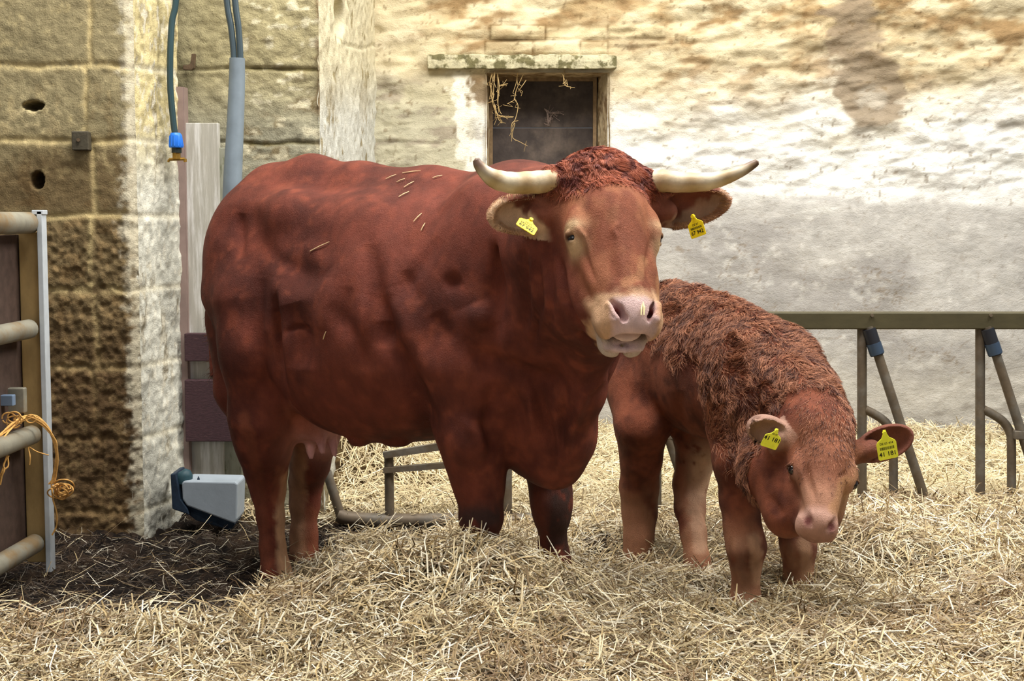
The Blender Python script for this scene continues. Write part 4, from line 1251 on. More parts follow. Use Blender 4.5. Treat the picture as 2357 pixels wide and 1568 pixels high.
    def mid_disp(V):
        X, Z = V[:, 0], V[:, 2]; wob = (fbm(X, Z, 0, 8, 2, 61) - .5) * .02
        return (fbm(X, Z, 0, 4, 3, 62) - .5) * .03 + (fbm(X, Z * 1.6, 0, 24, 3, 63) - .5) * .012 - .010 * np.exp(-(mjy(Z + wob) / .007) ** 2)
    def mid_col(V):
        px, py = img_uv(V); X, Z = V[:, 0], V[:, 2]; a = fbm(X, Z * 1.5, 0, 5, 4, 64); c = fbm(X, Z * 2, 0, 20, 3, 65); wob = (fbm(X, Z, 0, 8, 2, 61) - .5) * .02
        C = cmix(lin(160, 150, 114) + 0 * V, lin(150, 146, 124) + 0 * V, sstep(150, 330, py))
        C = cmix(C, lin(108, 90, 56) + 0 * V, .75 * sstep(.48, .64, a * .5 + c * .5) * sstep(540, 575, px) * sstep(-120, 260, py))
        C = cmix(C, lin(210, 202, 172) + 0 * V, .7 * sstep(.58, .7, c) * sstep(500, 560, px))
        C = cmix(C, lin(84, 74, 34) + 0 * V, .85 * np.exp(-(mjy(Z + wob) / .008) ** 2) * sstep(540, 570, px))
        C = cmix(C, lin(120, 98, 70) + 0 * V, .8 * sstep(722, 734, px + 14 * (c - .5)) * sstep(.4, .55, a))
        return C
    relief_grid('block_face', (xm0, YM, -.15), (xm1 - xm0, 0, 0), (0, 0, 3.3), 110, 420, (0, -1, 0), mid_disp, mid_col, None, m_block, mid)
    def ret_disp(V):
        Y, Z = V[:, 1], V[:, 2]; px, py = img_uv(V)
        d = (fbm(Y, Z, 0, 3, 3, 71) - .5) * .03 + (fbm(Y * 1.2, Z, 0, 18, 4, 72) - .5) * .022
        return d - .10 * sstep(.25, .5, gauss(np.stack([px, py], 1), (781, 45), (14, 46))) - .012 * np.exp(-((py - 108 - 4 * np.sin(px * .1)) / 3.) ** 2) * (px > 795)
    def ret_col(V):
        Y, Z = V[:, 1], V[:, 2]; px, py = img_uv(V); a = fbm(Y, Z, 0, 3.5, 4, 73); c = fbm(Y, Z, 0, 16, 4, 74)
        C = cmix(lin(206, 196, 164) + 0 * V, lin(198, 197, 186) + 0 * V, sstep(120, 300, py))
        C = cmix(C, lin(132, 116, 74) + 0 * V, .8 * sstep(.55, .66, c * .6 + a * .4))
        C = cmix(C, lin(160, 150, 126) + 0 * V, .6 * sstep(170, 210, py) * sstep(300, 230, py) * sstep(.4, .6, a))
        return C
    relief_grid('whitewashed_return', (xm1 - .004, YM - .004, -.15), (.03, YW - YM + .03, 0), (0, 0, 3.3), 200, 330, (1, 0, 0), ret_disp, ret_col, None, m_plaster, mid)

    # far right barn wall closing the side, out of frame
    # ---- fittings in the recess between the piers
    mboard = mat('pale_grey_board', col=lin(176, 172, 160), rough=.75, var=.12, vscale=10, stretch=(6, 6, .6), bump=.4, bscale=20, bdist=.004, patch=lin(206, 204, 198), pscale=5)
    msteel = mat('pinkish_primed_steel', col=lin(140, 120, 112), rough=.6, var=.1, vscale=20, bump=.2, bscale=60, bdist=.002)
    mplank = mat('dark_stained_plank', col=lin(62, 40, 44), rough=.7, var=.35, vscale=60, stretch=(1, 1, 5), bump=.5, bscale=80, bdist=.004, patch=lin(92, 68, 66), pscale=40, pth=(.62, .72))
    bp = empty('board_partition', at(480, 1200, 6.05))
    tag(bp, 'pale grey upright boards crossed by two dark stained planks behind the cow rump', 'partition')
    def slab(x0, x1, y0, y1, Y, t, name, m, par, bev=.003):
        a, b = at(x0, y1, Y), at(x1, y0, Y); mb = MB(); mb.box((a[0], Y, a[2]), (b[0], Y + t, b[2])); return mb.build(name, m, par, bevel=bev)
    slab(430, 502, 283, 1190, 6.05, .04, 'upright_board', mboard, bp)
    slab(502, 545, 340, 1190, 6.07, .03, 'upright_board', mat('mossy_grey_board', col=lin(150, 150, 132), rough=.8, var=.2, vscale=12, stretch=(4, 4, .8), patch=lin(104, 108, 78), pscale=14, pth=(.55, .65)), bp)
    a = slab(425, 640, 768, 832, 5.98, .045, 'dark_plank', mplank, bp); a['label'] = 'narrow upper dark plank'
    a = slab(427, 640, 875, 1017, 5.98, .045, 'dark_plank', mplank, bp); a['label'] = 'wide lower dark plank'
    st = empty('steel_channel', at(423, 1200, 6.02)); tag(st, 'thin pinkish steel channel standing between the whitewashed pier and grey board', 'steel post')
    a, b = at(418, 1190, 6.03), at(430, 200, 6.03)
    mb = MB(); mb.box((a[0], 6.02, -.02), (at(427, 500, 6.03)[0], 6.028, b[2])); mb.build('channel_web', msteel, st)
    mb = MB(); mb.box((at(429, 500, 6.03)[0] - .006, 6.028, -.02), (at(429, 500, 6.03)[0], 6.10, b[2])); mb.build('channel_flange', msteel, st)
    # hook, square plate
    mk = mat('dark_rusty_iron', col=lin(92, 74, 54), rough=.7, var=.3, vscale=60, bump=.5, bscale=120, bdist=.002)
    c = at(447, 125, 6.08); mb = MB()
    pl = [at(x, y, 6.085) for x, y in ((421, 150), (421, 160), (440, 161), (446, 156), (448, 123), (441, 124), (438, 146), (430, 150))]
    mb.prism(pl, (0, .03, 0)); h = mb.build('wall_hook', mk, None, bevel=.001)
    tag(h, 'small L-shaped iron hook on the block wall beside the steel channel', 'hook')
    mb = MB(); a, b = at(165, 346, YP - .035), at(203, 302, YP - .035); mb.box((a[0], YP - .035, a[2]), (b[0], YP + .01, b[2]))
    g = mb.build('mounting_plate', mat('black_rubber_plate', col=lin(70, 64, 50), rough=.7, var=.25, vscale=60, bump=.5, bscale=60, bdist=.004), None, bevel=.004)
    tag(g, 'dark square mounting plate fixed on the brown block pier', 'plate')
    mb = MB(); mb.tube([at(180, 322, YP - .045), at(180, 322, YP - .03)], .007, 8); mb.build('plate_bolt', mk, g)

    # ---- hoses
    mh = mat('dark_blue_green_hose', col=lin(38, 62, 66), rough=.35, spec=.5)
    mhl = mat('weathered_hose_top', col=lin(120, 116, 96), rough=.6)
    mblue = mat('blue_plastic_coupling', col=lin(38, 112, 214), rough=.4)
    mbrass = mat('old_brass', col=lin(150, 116, 50), rough=.45, metal=.7, var=.25, vscale=80)
    hs = empty('water_hose', at(406, 370, 5.86)); tag(hs, 'thin dark water hose with blue coupling hanging along the whitewashed pier edge', 'hose')
    P = spline([at(420, -420, 5.9), at(412, -150, 5.9), at(405, 0, 5.89), at(396, 50, 5.88), at(392, 120, 5.87), at(392, 200, 5.87), at(398, 270, 5.87), at(403, 312, 5.87)], 8)
    mb = MB(); mb.tube(P, .0125, 14); mb.build('hose_tube', mh, hs, smooth=True)
    c = at(404, 306, 5.87); mb = MB()
    mb.tube([c, c + (0, 0, -.008), c + (.001, 0, -.012), c + (.002, 0, -.054), c + (.002, 0, -.058)], [.018, .0235, .0245, .0285, .0265], 20)
    cp = mb.build('hose_coupling', mblue, hs, smooth=True)
    mb = MB()
    for k in range(12):
        t = 2 * math.pi * k / 12; u_ = np.array((math.cos(t), math.sin(t), 0))
        mb.tube([c + u_ * .0235 + (0, 0, -.012), c + (.002, 0, 0) + u_ * .028 + (0, 0, -.052)], .0022, 6)
    mb.build('grip_rib', mblue, cp)['kind'] = 'stuff'
    c2 = c + (.003, 0, -.058); mb = MB(); mb.tube([c2, c2 + (0, 0, -.020)], .020, 16); mb.build('hose_collar', mat('black_collar', col=lin(38, 44, 40), rough=.4), hs, smooth=True)
    c3 = c2 + (0, 0, -.020); mb = MB(); mb.tube([c3, c3 + (0, 0, -.024)], .017, 6); mb.tube([c3 + (-.03, 0, -.026), c3 + (.032, 0, -.024)], .006, 8); mb.tube([c3 + (-.03, 0, -.026), c3 + (-.034, 0, -.036)], .005, 8); mb.tube([c3 + (.032, 0, -.024), c3 + (.034, 0, -.036)], .007, 8)
    mb.build('brass_tap', mbrass, hs)
    mc = mat('grey_blue_cable', col=lin(58, 72, 78), rough=.35, spec=.5)
    for k, (dx, nm) in enumerate(((-5, 'black cable running into the grey foam pipe sleeve, left one of the pair'), (14, 'black cable running into the grey foam pipe sleeve, right one of the pair'))):
        P = spline([at(505 + dx, -420, 5.86), at(516 + dx, -160, 5.86), at(527 + dx, 0, 5.86), at(536 + dx * .9, 60, 5.86), at(541 + dx * .8, 110, 5.86), at(543 + dx * .8, 150, 5.86)], 8)
        mb = MB(); mb.tube(P, .0125, 12); o = mb.build('cable', mc, None, smooth=True); tag(o, nm, 'cable', 'cables above the pipe sleeve')
    P = spline([at(546, 134, 5.86), at(545, 200, 5.86), at(541, 300, 5.85), at(537, 380, 5.84), at(534, 470, 5.84), at(531, 640, 5.9)], 8)
    mb = MB(); mb.tube(P, np.linspace(.030, .040, len(P)), 24)
    o = mb.build('pipe_sleeve', mat('grey_foam_insulation', col=lin(112, 124, 132), rough=.5, spec=.5, var=.1, vscale=20), None, smooth=True)
    tag(o, 'thick grey tube of pipe insulation standing up behind the cow rump', 'pipe')

    # ---- water trough
    tr = empty('water_trough', at(480, 1215, 5.8)); tag(tr, 'pale grey wedge-shaped water trough mounted low beside the pier', 'trough')
    mt = mat('pale_grey_plastic', col=lin(156, 166, 174), rough=.5, var=.08, vscale=14, bump=.2, bscale=40, bdist=.003)
    mdk = mat('dark_blue_cast_iron', col=lin(36, 50, 66), rough=.5, var=.3, vscale=40)
    Y0 = 5.72; poly = [at(418, 1112, Y0), at(424, 1108, Y0), at(540, 1110, Y0), at(547, 1114, Y0), at(545, 1195, Y0), at(540, 1206, Y0), at(430, 1165, Y0), at(420, 1150, Y0)]
    mb = MB(); mb.prism(poly, (0, .17, 0)); tb = mb.build('trough_bowl', mt, tr, bevel=.008)
    poly = [at(424, 1163, Y0), at(540, 1207, Y0), at(530, 1222, Y0 + .02), at(450, 1200, Y0 + .02), at(412, 1170, Y0 + .02)]
    mb = MB(); mb.prism([np.asarray(p) + (0, .01, 0) for p in poly], (0, .15, 0)); mb.build('trough_underside', mdk, tr, bevel=.004)
    poly = [at(392, 1092, Y0), at(404, 1090, Y0), at(416, 1150, Y0), at(432, 1172, Y0), at(436, 1186, Y0), at(396, 1172, Y0)]
    mb = MB(); mb.prism(poly, (0, .16, 0)); mb.build('mounting_bracket', mdk, tr, bevel=.004)
    c = at(424, 1112, Y0 + .05); mb = MB(); mb.tube([c, c + (.0, 0, .03), c + (.0, 0, .045), c + (-.004, 0, .052)], [.032, .034, .026, .012], 18); mb.build('valve_cap', mat('dark_teal_cap', col=lin(44, 72, 80), rough=.5, var=.2, vscale=60), tr, smooth=True)
    mb = MB(); c = at(457, 1108, Y0 + .04); mb.tube([c, c + (0, 0, .01), c + (0, 0, .02)], [.006, .005, .001], 8); mb.build('valve_pin', mdk, tr)

    # ---- feed fence
    YF = 6.0
    mrust = mat('weathered_dark_steel', col=lin(96, 84, 68), rough=.6, metal=.25, var=.25, vscale=20, bump=.3, bscale=60, bdist=.002, patch=lin(104, 98, 88), pscale=8, spec=.4)
    mrail = mat('olive_brown_rail_paint', col=lin(74, 68, 46), rough=.55, metal=.2, var=.25, vscale=14, stretch=(.5, 1, 1), bump=.3, bscale=50, bdist=.002, spec=.4)
    msl = mat('black_rubber_sleeve', col=lin(34, 36, 42), rough=.5); mbl = mat('blue_grey_metal_sleeve', col=lin(66, 82, 102), rough=.4, metal=.4)
    ff = empty('feed_fence', at(2000, 1200, YF)); tag(ff, 'dark steel self-locking feed fence across the straw behind cow and calf', 'feed fence')
    S = 272
    a, b = at(560, 757, YF), at(2700, 718, YF)
    mb = MB(); mb.box((at(1100, 740, YF)[0], YF - .035, a[2]), (b[0], YF + .035, b[2])); mb.build('top_rail', mrail, ff, bevel=.006)
    for x in (2007, 2280):
        p = at(x, 726, YF - .036); mb = MB(); mb.tube([p, p + (0, -.008, 0)], .007, 6); mb.build('rail_bolt', mrust, ff)
    p = at(920, 1212, YF)
    mb = MB(); P = spline([at(778, 1196, YF), at(800, 1204, YF), at(860, 1209, YF), at(950, 1210, YF), at(1060, 1209, YF), at(1400, 1209, YF)], 6); mb.tube(P + np.array((0, 0, .02)), .030, 14); mb.build('bottom_rail', mrust, ff, smooth=True)
    for k in range(-1, 6):
        ox = -S * k
        x = 1984 + ox
        if x > 1000:
            mb = MB(); mb.tube([at(x, 750, YF), at(x, 1215, YF)], .0195, 14); mb.build('post', mrust, ff, smooth=True)
        elif x > 850:
            mb = MB(); mb.tube([at(895, 1040, YF), at(897, 1208, YF)], .0195, 14); mb.build('post', mrust, ff, smooth=True)
        if x > 1000 or x < 850:
            P = [at(2000 + ox, 752, YF - .02), at(2126 + ox, 1140, YF - .02)]
            if x < 850: P = [at(752, 1085, YF), at(787, 1196, YF)]
            mb = MB(); mb.tube(P, .0195, 14); dg = mb.build('diagonal_bar', mrust, ff, smooth=True)
            if x > 1500:
                q0, q1 = np.array(at(2000 + ox, 757, YF - .02)), np.array(at(2126 + ox, 1140, YF - .02)); dd = (q1 - q0)
                mb = MB(); mb.tube([q0, q0 + dd * .155], .028, 14); mb.build('rubber_sleeve', msl, dg, smooth=True)
                mb = MB(); mb.tube([q0 + dd * .085, q0 + dd * .15], .030, 14); mb.build('metal_sleeve', mbl, dg, smooth=True)
        if x > 1100:
            P = spline([at(1990 + ox, 942, YF), at(2015 + ox, 955, YF), at(2038 + ox, 972, YF), at(2052 + ox, 995, YF), at(2056 + ox, 1030, YF), at(2056 + ox, 1205, YF)], 6)
            mb = MB(); mb.tube(P, .0185, 14); mb.build('neck_bar', mrust, ff, smooth=True)
            c = at(2078 + ox, 1000, YF - .01); mb = MB(); mb.box(c - (.036, .03, .018), c + (.036, .02, .018)); mb.build('hinge_block', mrust, ff, bevel=.004)
    mb = MB(); mb.prism([at(882, 1078, YF - .03), at(882, 1090, YF - .03), at(1065, 1076, YF - .03), at(1065, 1062, YF - .03)], (0, .03, 0)); mb.build('flat_strap', mrust, ff)
    mb = MB(); mb.prism([at(880, 1042, YF - .03), at(884, 1056, YF - .03), at(1065, 1030, YF - .03), at(1065, 1012, YF - .03)], (0, .03, 0)); mb.build('flat_strap', mrust, ff)

    # ---- galvanised gate at the left edge
    mg = mat('galvanised_steel', col=lin(152, 148, 132), rough=.5, metal=.45, var=.22, vscale=14, bump=.3, bscale=70, bdist=.002, patch=lin(132, 112, 82), pscale=7, spec=.45)
    mge = mat('bright_galvanised_edge', col=lin(200, 208, 214), rough=.45, metal=.3, var=.1, vscale=20)
    mtan = mat('tan_dirty_upright', col=lin(176, 148, 98), rough=.7, metal=.1, var=.25, vscale=12, stretch=(1, 1, .5), bump=.3, bscale=40, bdist=.003)
    mpan = mat('brown_rubber_panel', col=lin(74, 58, 50), rough=.7, var=.25, vscale=30, bump=.3, bscale=120, bdist=.002)
    gt = empty('livestock_gate', at(100, 1290, 4.9)); tag(gt, 'galvanised tubular livestock gate with brown panel at the left edge by the pier', 'gate')
    YG = 4.95
    def bx(x0, x1, y0, y1, Y, t, nm, m, ln=0): return slab(x0, x1, y0, y1, Y, t, nm, m, gt)
    # plate seen edge-on, leaning with the perspective only
    a = at(100, 486, YG); z1 = a[2]; z0 = at(110, 1295, YG)[2]; xr = at(103, 900, YG)[0]
    mb = MB(); mb.box((xr - .006, YG - .02, z0 - .03), (xr + .012, YG + .03, z1)); mb.build('edge_plate', mge, gt, bevel=.002)
    mb = MB(); mb.box((xr - .022, YG - .02, z1 - .012), (xr + .016, YG + .03, z1 + .003)); mb.build('plate_cap', mge, gt, bevel=.002)
    xl = at(52, 900, YG)[0]
    mb = MB(); mb.box((xl, YG + .0, z0), (xr - .006, YG + .03, at(70, 535, YG)[2])); mb.build('upright', mtan, gt, bevel=.003)
    mb = MB(); P = [at(80, 520, YG - .0), at(30, 523, YG - .35), at(-90, 530, YG - .8)]
    mb.tube([np.array((xr - .035, YG + .0, at(80, 513, YG)[2])), np.array((xr - .045, YG - .35, at(80, 513, YG)[2])), np.array((xr - .08, YG - 1.0, at(80, 513, YG)[2]))], .036, 18); mb.build('top_tube', mg, gt, smooth=True)
    for py in (757, 1000, 1250):
        z = at(95, py, YG - .02)[2]
        p0 = np.array((xr - (.038 if py != 1020 else .034), YG - .03, z)); d = np.array((-.05, -1., 0))
        mb = MB(); mb.tube([p0, p0 + d * .3, p0 + d * 1.0], .0325, 20); mb.build('gate_tube', mg, gt, smooth=True)
    zt, zb = at(20, 540, YG + .1)[2], at(20, 1262, YG)[2]
    n_ = nrmz((-.54, .84, 0)); p0 = np.array((xl - .002, YG + .02, 0)); d = np.array((-.05, -1., 0))
    mb = MB(); q0, q1 = p0, p0 + d * .9
    mb.prism([q0 + (0, 0, zb), q1 + (0, 0, zb), q1 + (0, 0, zt), q0 + (0, 0, zt)], (-.02, .001, 0)); mb.build('infill_panel', mpan, gt)
    c = at(-5, 922, 4.78); mb = MB(); mb.box(c - (.05, .01, .018), c + (.052, .02, .018)); mb.build('latch_bar', mat('blue_grey_latch_steel', col=lin(128, 150, 178), rough=.4, metal=.4), gt, bevel=.003)
    c = at(20, 922, 4.84); mb = MB(); mb.box(c - (.06, .01, .042), c + (.055, .02, .042)); mb.build('latch_housing', mg, gt, bevel=.004)
    # baling twine
    mtw = mat('orange_baling_twine', col=lin(214, 164, 92), rough=.75, var=.2, vscale=80, bump=.5, bscale=300, bdist=.002)
    tw = empty('baling_twine', at(100, 985, YG - .1)); tag(tw, 'knotted orange baling twine looped over the gate tube, ends hanging down', 'twine')
    rs = np.random.default_rng(12); mb = MB()
    for k in range(6):
        j = lambda a_: rs.normal(0, a_)
        pts = [at(2 - k * 3 + j(3), 1010 + j(5), YG - .30), at(32 + j(4), 975 + j(4), YG - .20), at(60 + j(4), 962 + j(3), YG - .12), at(90 + j(3), 960 + k * 3, YG - .10), at(112 + j(2), 985 + k * 2, YG - .09), at(124 + k * 1.2, 1020, YG - .08), at(131 + j(2), 1060, YG - .07), at(126 + j(2), 1095 + j(3), YG - .06), at(118 + j(3), 1115, YG - .06)]
        mb.tube(spline(pts, 8), .0028, 7)
    for k in range(9):
        c0 = (142 + j(6), 1128 + j(5)); rr = (14 + rs.random() * 16, 8 + rs.random() * 9); ph = rs.random() * 6; tl = rs.uniform(-.6, .6)
        pts = [at(118 + (c0[0] - 118 + rr[0] * math.cos(t_ + ph) * math.cos(tl)) * .98, c0[1] + rr[1] * math.sin(t_ + ph) + 6 * tl * math.cos(t_), YG - .06 - .02 * math.sin(t_ * 1.3)) for t_ in np.linspace(0, 5.8, 12)]
        mb.tube(spline(pts, 4), .0026, 7)
    for k in range(5):
        c0 = (40 + j(12), 968 + j(6)); r0 = 8 + rs.random() * 9; ph = rs.random() * 6
        mb.tube(spline([at(c0[0] + r0 * math.cos(t_ + ph), c0[1] + .8 * r0 * math.sin(t_ + ph), YG - .20) for t_ in np.linspace(0, 6, 12)], 4), .0026, 7)
    mb.build('knotted_strands', mtw, tw, smooth=True)
    mb = MB(); mb.tube(spline([at(118, 1115, YG - .06), at(122, 1150, YG - .06), at(130, 1180, YG - .06), at(130, 1210, YG - .05), at(120, 1232, YG - .05)], 8), .0028, 7)
    mb.build('loose_end', mtw, tw, smooth=True); mb = MB(); mb.tube(spline([at(112, 1048, YG - .08), at(85, 1040, YG - .1), at(66, 1030, YG - .1), at(69, 1050, YG - .12), at(68, 1070, YG - .12)], 6), .0022, 6)
    mb.build('loose_end', mtw, tw, smooth=True)
    mb = MB()
    for k in range(4): mb.tube(spline([at(18 + j(3), 1048 + j(2), YG - .26), at(14 + j(5), 1070 + j(4), YG - .27), at(3 + j(5), 1085, YG - .28), at(-4 + j(4), 1110 + j(8), YG - .28)], 6), .0028, 7)
    mb.build('frayed_tail', mtw, tw, smooth=True)
    # hay wisps and cobwebs hanging in the niche
    mw = mat('dry_hay_wisp', col=lin(186, 158, 108), rough=.8)
    def wisp(label, strands, Y, seed, m=mw, r=.0022):
        rs = np.random.default_rng(seed); mb = MB()
        for pts in strands:
            P = spline([at(x + rs.normal(0, 1.5), y + rs.normal(0, 1.5), Y + rs.normal(0, .01)) for x, y in pts], 6)
            mb.tube(P, np.linspace(r, r * .5, len(P)), 5)
            for q in range(3):
                p = P[rs.integers(3, len(P))]; mb.tube([p, p + rs.normal(0, .012, 3), p + rs.normal(0, .02, 3) + (0, 0, -.01)], r * .5, 4)
        o = mb.build('hay_wisp', m, None, smooth=True); tag(o, label, 'hay')
        return o
    YN = YW - .01
    wisp('tangled wisp of dry hay hanging at the left side of the wall niche', [[(1138, 165), (1132, 205), (1136, 240), (1142, 262)], [(1146, 170), (1148, 200), (1146, 235), (1150, 258)], [(1140, 240), (1145, 262), (1160, 268), (1182, 270)], [(1136, 168), (1130, 190), (1134, 220)], [(1142, 255), (1150, 275), (1156, 280)], [(1150, 200), (1160, 196), (1172, 192)]] * 2, YN, 1)
    wisp('forked hay stalk hanging near the middle left of the wall niche', [[(1204, 172), (1192, 205), (1184, 228), (1168, 238)], [(1190, 165), (1188, 190), (1182, 215)], [(1210, 185), (1200, 200), (1194, 215)], [(1184, 225), (1192, 245), (1186, 275), (1178, 290), (1178, 325)], [(1178, 290), (1186, 285), (1180, 315), (1195, 328), (1215, 333)]], YN + .02, 2)
    wisp('hooked hay wisp hanging at the upper right of the wall niche', [[(1296, 165), (1298, 185), (1305, 198), (1318, 202)], [(1292, 168), (1300, 190), (1310, 203)]], YN, 3)
    wisp('grey cobweb clump stuck on the dark panel in the niche', [[(1254, 250), (1262, 262), (1262, 290)], [(1256, 252), (1270, 260), (1280, 256)], [(1262, 275), (1272, 262), (1286, 262)], [(1260, 255), (1264, 280), (1270, 270)]] * 2, YW + .26, 4, mat('dusty_cobweb', col=lin(140, 122, 112), rough=.9), .0016)


build_walls()

# ================================================================== GROUND AND STRAW
def G2(x, y, cx, cy, sx, sy): return np.exp(-((x - cx) / sx) ** 2 - ((y - cy) / sy) ** 2)


def ground_z(x, y):
    x = np.asarray(x, float); y = np.asarray(y, float)
    z = (fbm(x, y, 0, 1.3, 3, 81) - .5) * .05 + (fbm(x, y, 0, 4.5, 3, 82) - .5) * .085
    z = z + .14 * G2(x, y, -.07, 4.48, .30, .20) + .09 * G2(x, y, -.38, 4.50, .34, .25) + .07 * G2(x, y, .02, 4.2, .4, .3)
    z = z + .05 * G2(x, y, -1.1, 4.25, .9, .25) - .06 * G2(x, y, -.80, 5.02, .20, .22)
    z = z + .03 * G2(x, y, .62, 4.85, .20, .12) - .06 * G2(x, y, .72, 4.66, .16, .16) - .03 * G2(x, y, .6, 5.15, .3, .2)
    z = z + .05 * sstep(6.6, 6.0, y) * sstep(.6, 1.2, x) * sstep(5.2, 5.8, y) + .06 * G2(x, y, 1.5, 5.2, .6, .5)
    z = z - .05 * G2(x, y, 1.32, 4.9, .18, .15) - .03 * G2(x, y, 1.0, 4.75, .2, .15) - .06 * G2(x, y, .20, 4.95, .16, .22)
    z = z - .05 * G2(x, y, -.45, 5.95, .5, .16) + .26 * sstep(-.30, -.76, x) * sstep(6.2, 6.8, y)
    z = z + .03 * sstep(6.3, 7.0, y) - .03 * sstep(7.6, 6.6, y) * 0
    return z


def manure_mask(x, y):
    """1 where the bedding is trodden dung, 0 where loose straw lies on top"""
    px, py = proj(np.stack([x, y, ground_z(x, y)], -1))
    n = (fbm(x, y, 0, 3, 3, 91) - .5)
    lim = 1432 + 130 * n - np.clip(px - 540, 0, 110) * .75 - np.clip(px - 650, 0, 600) * .33
    m = sstep(1185, 1200, py + 60 * n) * sstep(lim + 14, lim - 14, py) * sstep(1090, 1000, px + 100 * n)
    m = np.maximum(m, sstep(.35, .6, G2(px, py, 1380, 1275, 70, 55) * 1.0) * .8)
    m = np.maximum(m, sstep(.35, .6, G2(px, py, 1950, 1310, 90, 30)) * .6)
    m = np.maximum(m, sstep(.35, .6, G2(px, py, 2190, 1345, 55, 40)) * .6)
    m = np.maximum(m, sstep(1190, 1205, py) * sstep(1262, 1240, py) * sstep(1060, 1000, px) * sstep(600, 700, px))
    return m


def build_ground():
    xs = np.linspace(-3.2, 3.6, 600); ys = 2.3 + (8.5 - 2.3) * np.linspace(0, 1, 560) ** 1.25
    X, Y = np.meshgrid(xs, ys, indexing='ij'); x, y = X.ravel(), Y.ravel()
    mm = manure_mask(x, y)
    z = ground_z(x, y) + mm * (fbm(x, y, 0, 20, 4, 92) - .5) * .085
    V = np.stack([x, y, z], 1)
    a = fbm(x, y, 0, 30, 3, 93); b = fbm(x, y, 0, 9, 3, 94)
    C = cmix(lin(84, 64, 38) + 0 * V, lin(132, 108, 70) + 0 * V, sstep(.35, .6, a))
    D = cmix(lin(28, 20, 15) + 0 * V, lin(62, 47, 34) + 0 * V, sstep(.42, .66, a * .6 + b * .4))
    C = cmix(C, D, mm)
    n = len(ys); k = np.arange(len(xs) - 1)[:, None] * n + np.arange(n - 1)[None, :]
    Qf = np.stack([k, k + n, k + n + 1, k + 1], -1).reshape(-1, 4)
    m = mat('trodden_bedding', attr=True, rough=.85, var=.3, vscale=60, bump=.9, bscale=70, bdist=.02, fine=.6, fscale=260, spec=.2)
    o = np_mesh('floor', V, Qf, m, None, col=C); tag(o, kind='structure')
    mb = MB(); mb.box((-9, -6, -.3), (9, 2.32, -.08)); f2 = mb.build('floor_front', m, None); a = f2.data.color_attributes.new('Col', 'FLOAT_COLOR', 'POINT')
    a.data.foreach_set('color', np.tile(np.append(lin(150, 124, 82), 1.).astype(np.float32), len(f2.data.vertices))); tag(f2, kind='structure')


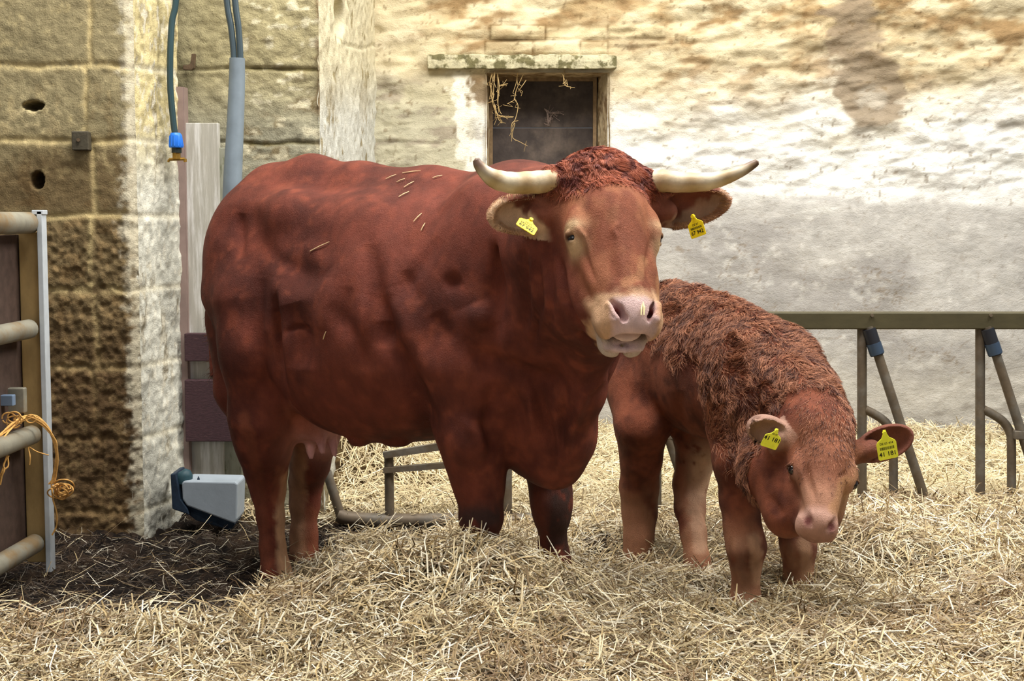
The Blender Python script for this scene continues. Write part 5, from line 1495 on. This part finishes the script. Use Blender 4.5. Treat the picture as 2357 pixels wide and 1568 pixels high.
def build_straw():
    rs = np.random.default_rng(21)
    P = []
    def region(n, x0, x1, y0, y1, hw, keep, lay, L, wdt, tilt, dark=0.):
        """n candidate stalks over a trapezoid that widens with distance"""
        y = rs.uniform(y0, y1, n); u = rs.uniform(-1, 1, n)
        x = u * (y * .40 + hw)
        k = rs.random(n) < keep(x, y)
        x, y = x[k], y[k]; n = len(x)
        z = ground_z(x, y) + rs.random(n) ** 1.5 * lay
        P.append(np.stack([x, y, z, rs.uniform(*L, n), rs.uniform(*wdt, n), rs.normal(0, tilt, n), np.full(n, dark)], 1))
    clump = lambda x, y: .45 + 1.1 * fbm(x, y, 0, 4, 2, 95)
    region(105000, 0, 0, 2.75, 4.6, .25, lambda x, y: np.clip((1 - manure_mask(x, y)) * clump(x, y), 0, 1), .055, (.05, .16), (.003, .0068), .26)
    region(60000, 0, 0, 4.6, 6.1, .25, lambda x, y: np.clip((1 - manure_mask(x, y)) * clump(x, y), 0, 1), .05, (.05, .15), (.0028, .0056), .28)
    region(52000, 0, 0, 6.0, 8.25, .3, lambda x, y: np.clip(clump(x, y), 0, 1), .06, (.05, .16), (.003, .006), .28, 2.)
    region(60000, 0, 0, 3.9, 6.0, .25, lambda x, y: manure_mask(x, y) * .40, .02, (.02, .07), (.0012, .0028), .30, 1.)
    region(2400, 0, 0, 3.9, 6.0, .25, lambda x, y: manure_mask(x, y) * .5, .03, (.05, .16), (.0018, .0036), .30, .4)
    region(5000, 0, 0, 2.8, 6.1, .25, lambda x, y: (1 - manure_mask(x, y)), .04, (.06, .13), (.002, .004), .75)
    A = np.concatenate(P); P.clear()
    # keep stalks out of the pier and the walls
    bad = ((A[:, 0] < -1.36) & (A[:, 1] > 5.60)) | ((A[:, 0] < -.76) & (A[:, 1] > 6.05)) | (A[:, 1] > 8.22)
    A = A[~bad]; n = len(A)
    az = rs.uniform(0, 2 * math.pi, n); br = fbm(A[:, 0], A[:, 1], 0, 3.5, 2, 97) * 9
    az = np.where(rs.random(n) < .45, br + rs.normal(0, .5, n), az)
    L, wd, tl = A[:, 3], A[:, 4], np.clip(A[:, 5], -1.2, 1.2)
    d = np.stack([np.cos(az) * np.cos(tl), np.sin(az) * np.cos(tl), np.sin(tl)], 1)
    e = .05
    gx = (ground_z(A[:, 0] + e, A[:, 1]) - ground_z(A[:, 0] - e, A[:, 1])) / (2 * e); gy = (ground_z(A[:, 0], A[:, 1] + e) - ground_z(A[:, 0], A[:, 1] - e)) / (2 * e)
    d[:, 2] += gx * d[:, 0] + gy * d[:, 1]
    d /= np.linalg.norm(d, axis=1)[:, None]
    side = np.stack([-np.sin(az), np.cos(az), rs.normal(0, .35, n)], 1); side -= d * (side * d).sum(1)[:, None]; side /= np.linalg.norm(side, axis=1)[:, None]
    up = np.cross(d, side); up *= np.sign(up[:, 2:3])
    c = A[:, :3].copy(); c[:, 2] += np.abs(np.sin(tl)) * L * .42 + .004
    bend = rs.normal(0, .13, n) * L; kink = rs.normal(0, .08, n) * L
    pts = np.stack([c - d * (L * .5)[:, None], c + side * bend[:, None] + up * kink[:, None] + d * (L * rs.uniform(-.15, .15, n))[:, None], c + d * (L * .5)[:, None]], 1)
    prof = np.array((.8, 1., .55))
    V = np.zeros((n, 3, 3, 3))
    for i in range(3):
        w2 = (wd * .5 * prof[i])[:, None]
        V[:, i, 0] = pts[:, i] - side * w2; V[:, i, 1] = pts[:, i] + up * w2 * .9; V[:, i, 2] = pts[:, i] + side * w2
    base = (np.arange(n) * 9)[:, None, None]; i = np.arange(2)[None, :, None] * 3; k = np.arange(2)[None, None, :]
    Qf = np.stack([base + i + k, base + i + k + 1, base + i + k + 4, base + i + k + 3], -1).reshape(-1, 4)
    t = rs.random(n); g = rs.random(n)
    pal = cmix(lin(158, 134, 92) + np.zeros((n, 3)), lin(228, 212, 172) + np.zeros((n, 3)), t ** .8)
    pal = cmix(pal, lin(244, 236, 212) + 0 * pal, (g > .72) * .9)
    pal = cmix(pal, lin(206, 172, 100) + 0 * pal, ((g > .72) & (g <= .80)) * .7)
    pal = cmix(pal, lin(104, 80, 52) + 0 * pal, ((g < .30)) * .8)
    dk = A[:, 6]
    old = sstep(.54, .66, fbm(A[:, 0], A[:, 1], 0, 3.2, 3, 98)) * (A[:, 1] < 6)
    pal = cmix(pal, lin(118, 88, 56) + 0 * pal, old * .55 * (rs.random(n) < .75))
    pal = cmix(pal, lin(56, 41, 29) + 0 * pal, (dk == 1.) * (.93 - .5 * (g > .9)))
    pal = cmix(pal, lin(238, 222, 178) + 0 * pal, (dk == 2.) * .45)
    C = np.repeat(pal, 9, 0)
    o = np_mesh('straw_bedding', V.reshape(-1, 3), Qf, mat('straw_stalks', attr=True, rough=.5, spec=.35), None, col=C, smooth=False)
    tag(o, 'loose golden straw bedding spread over the barn floor', 'straw', kind='stuff')


build_ground()
build_straw()
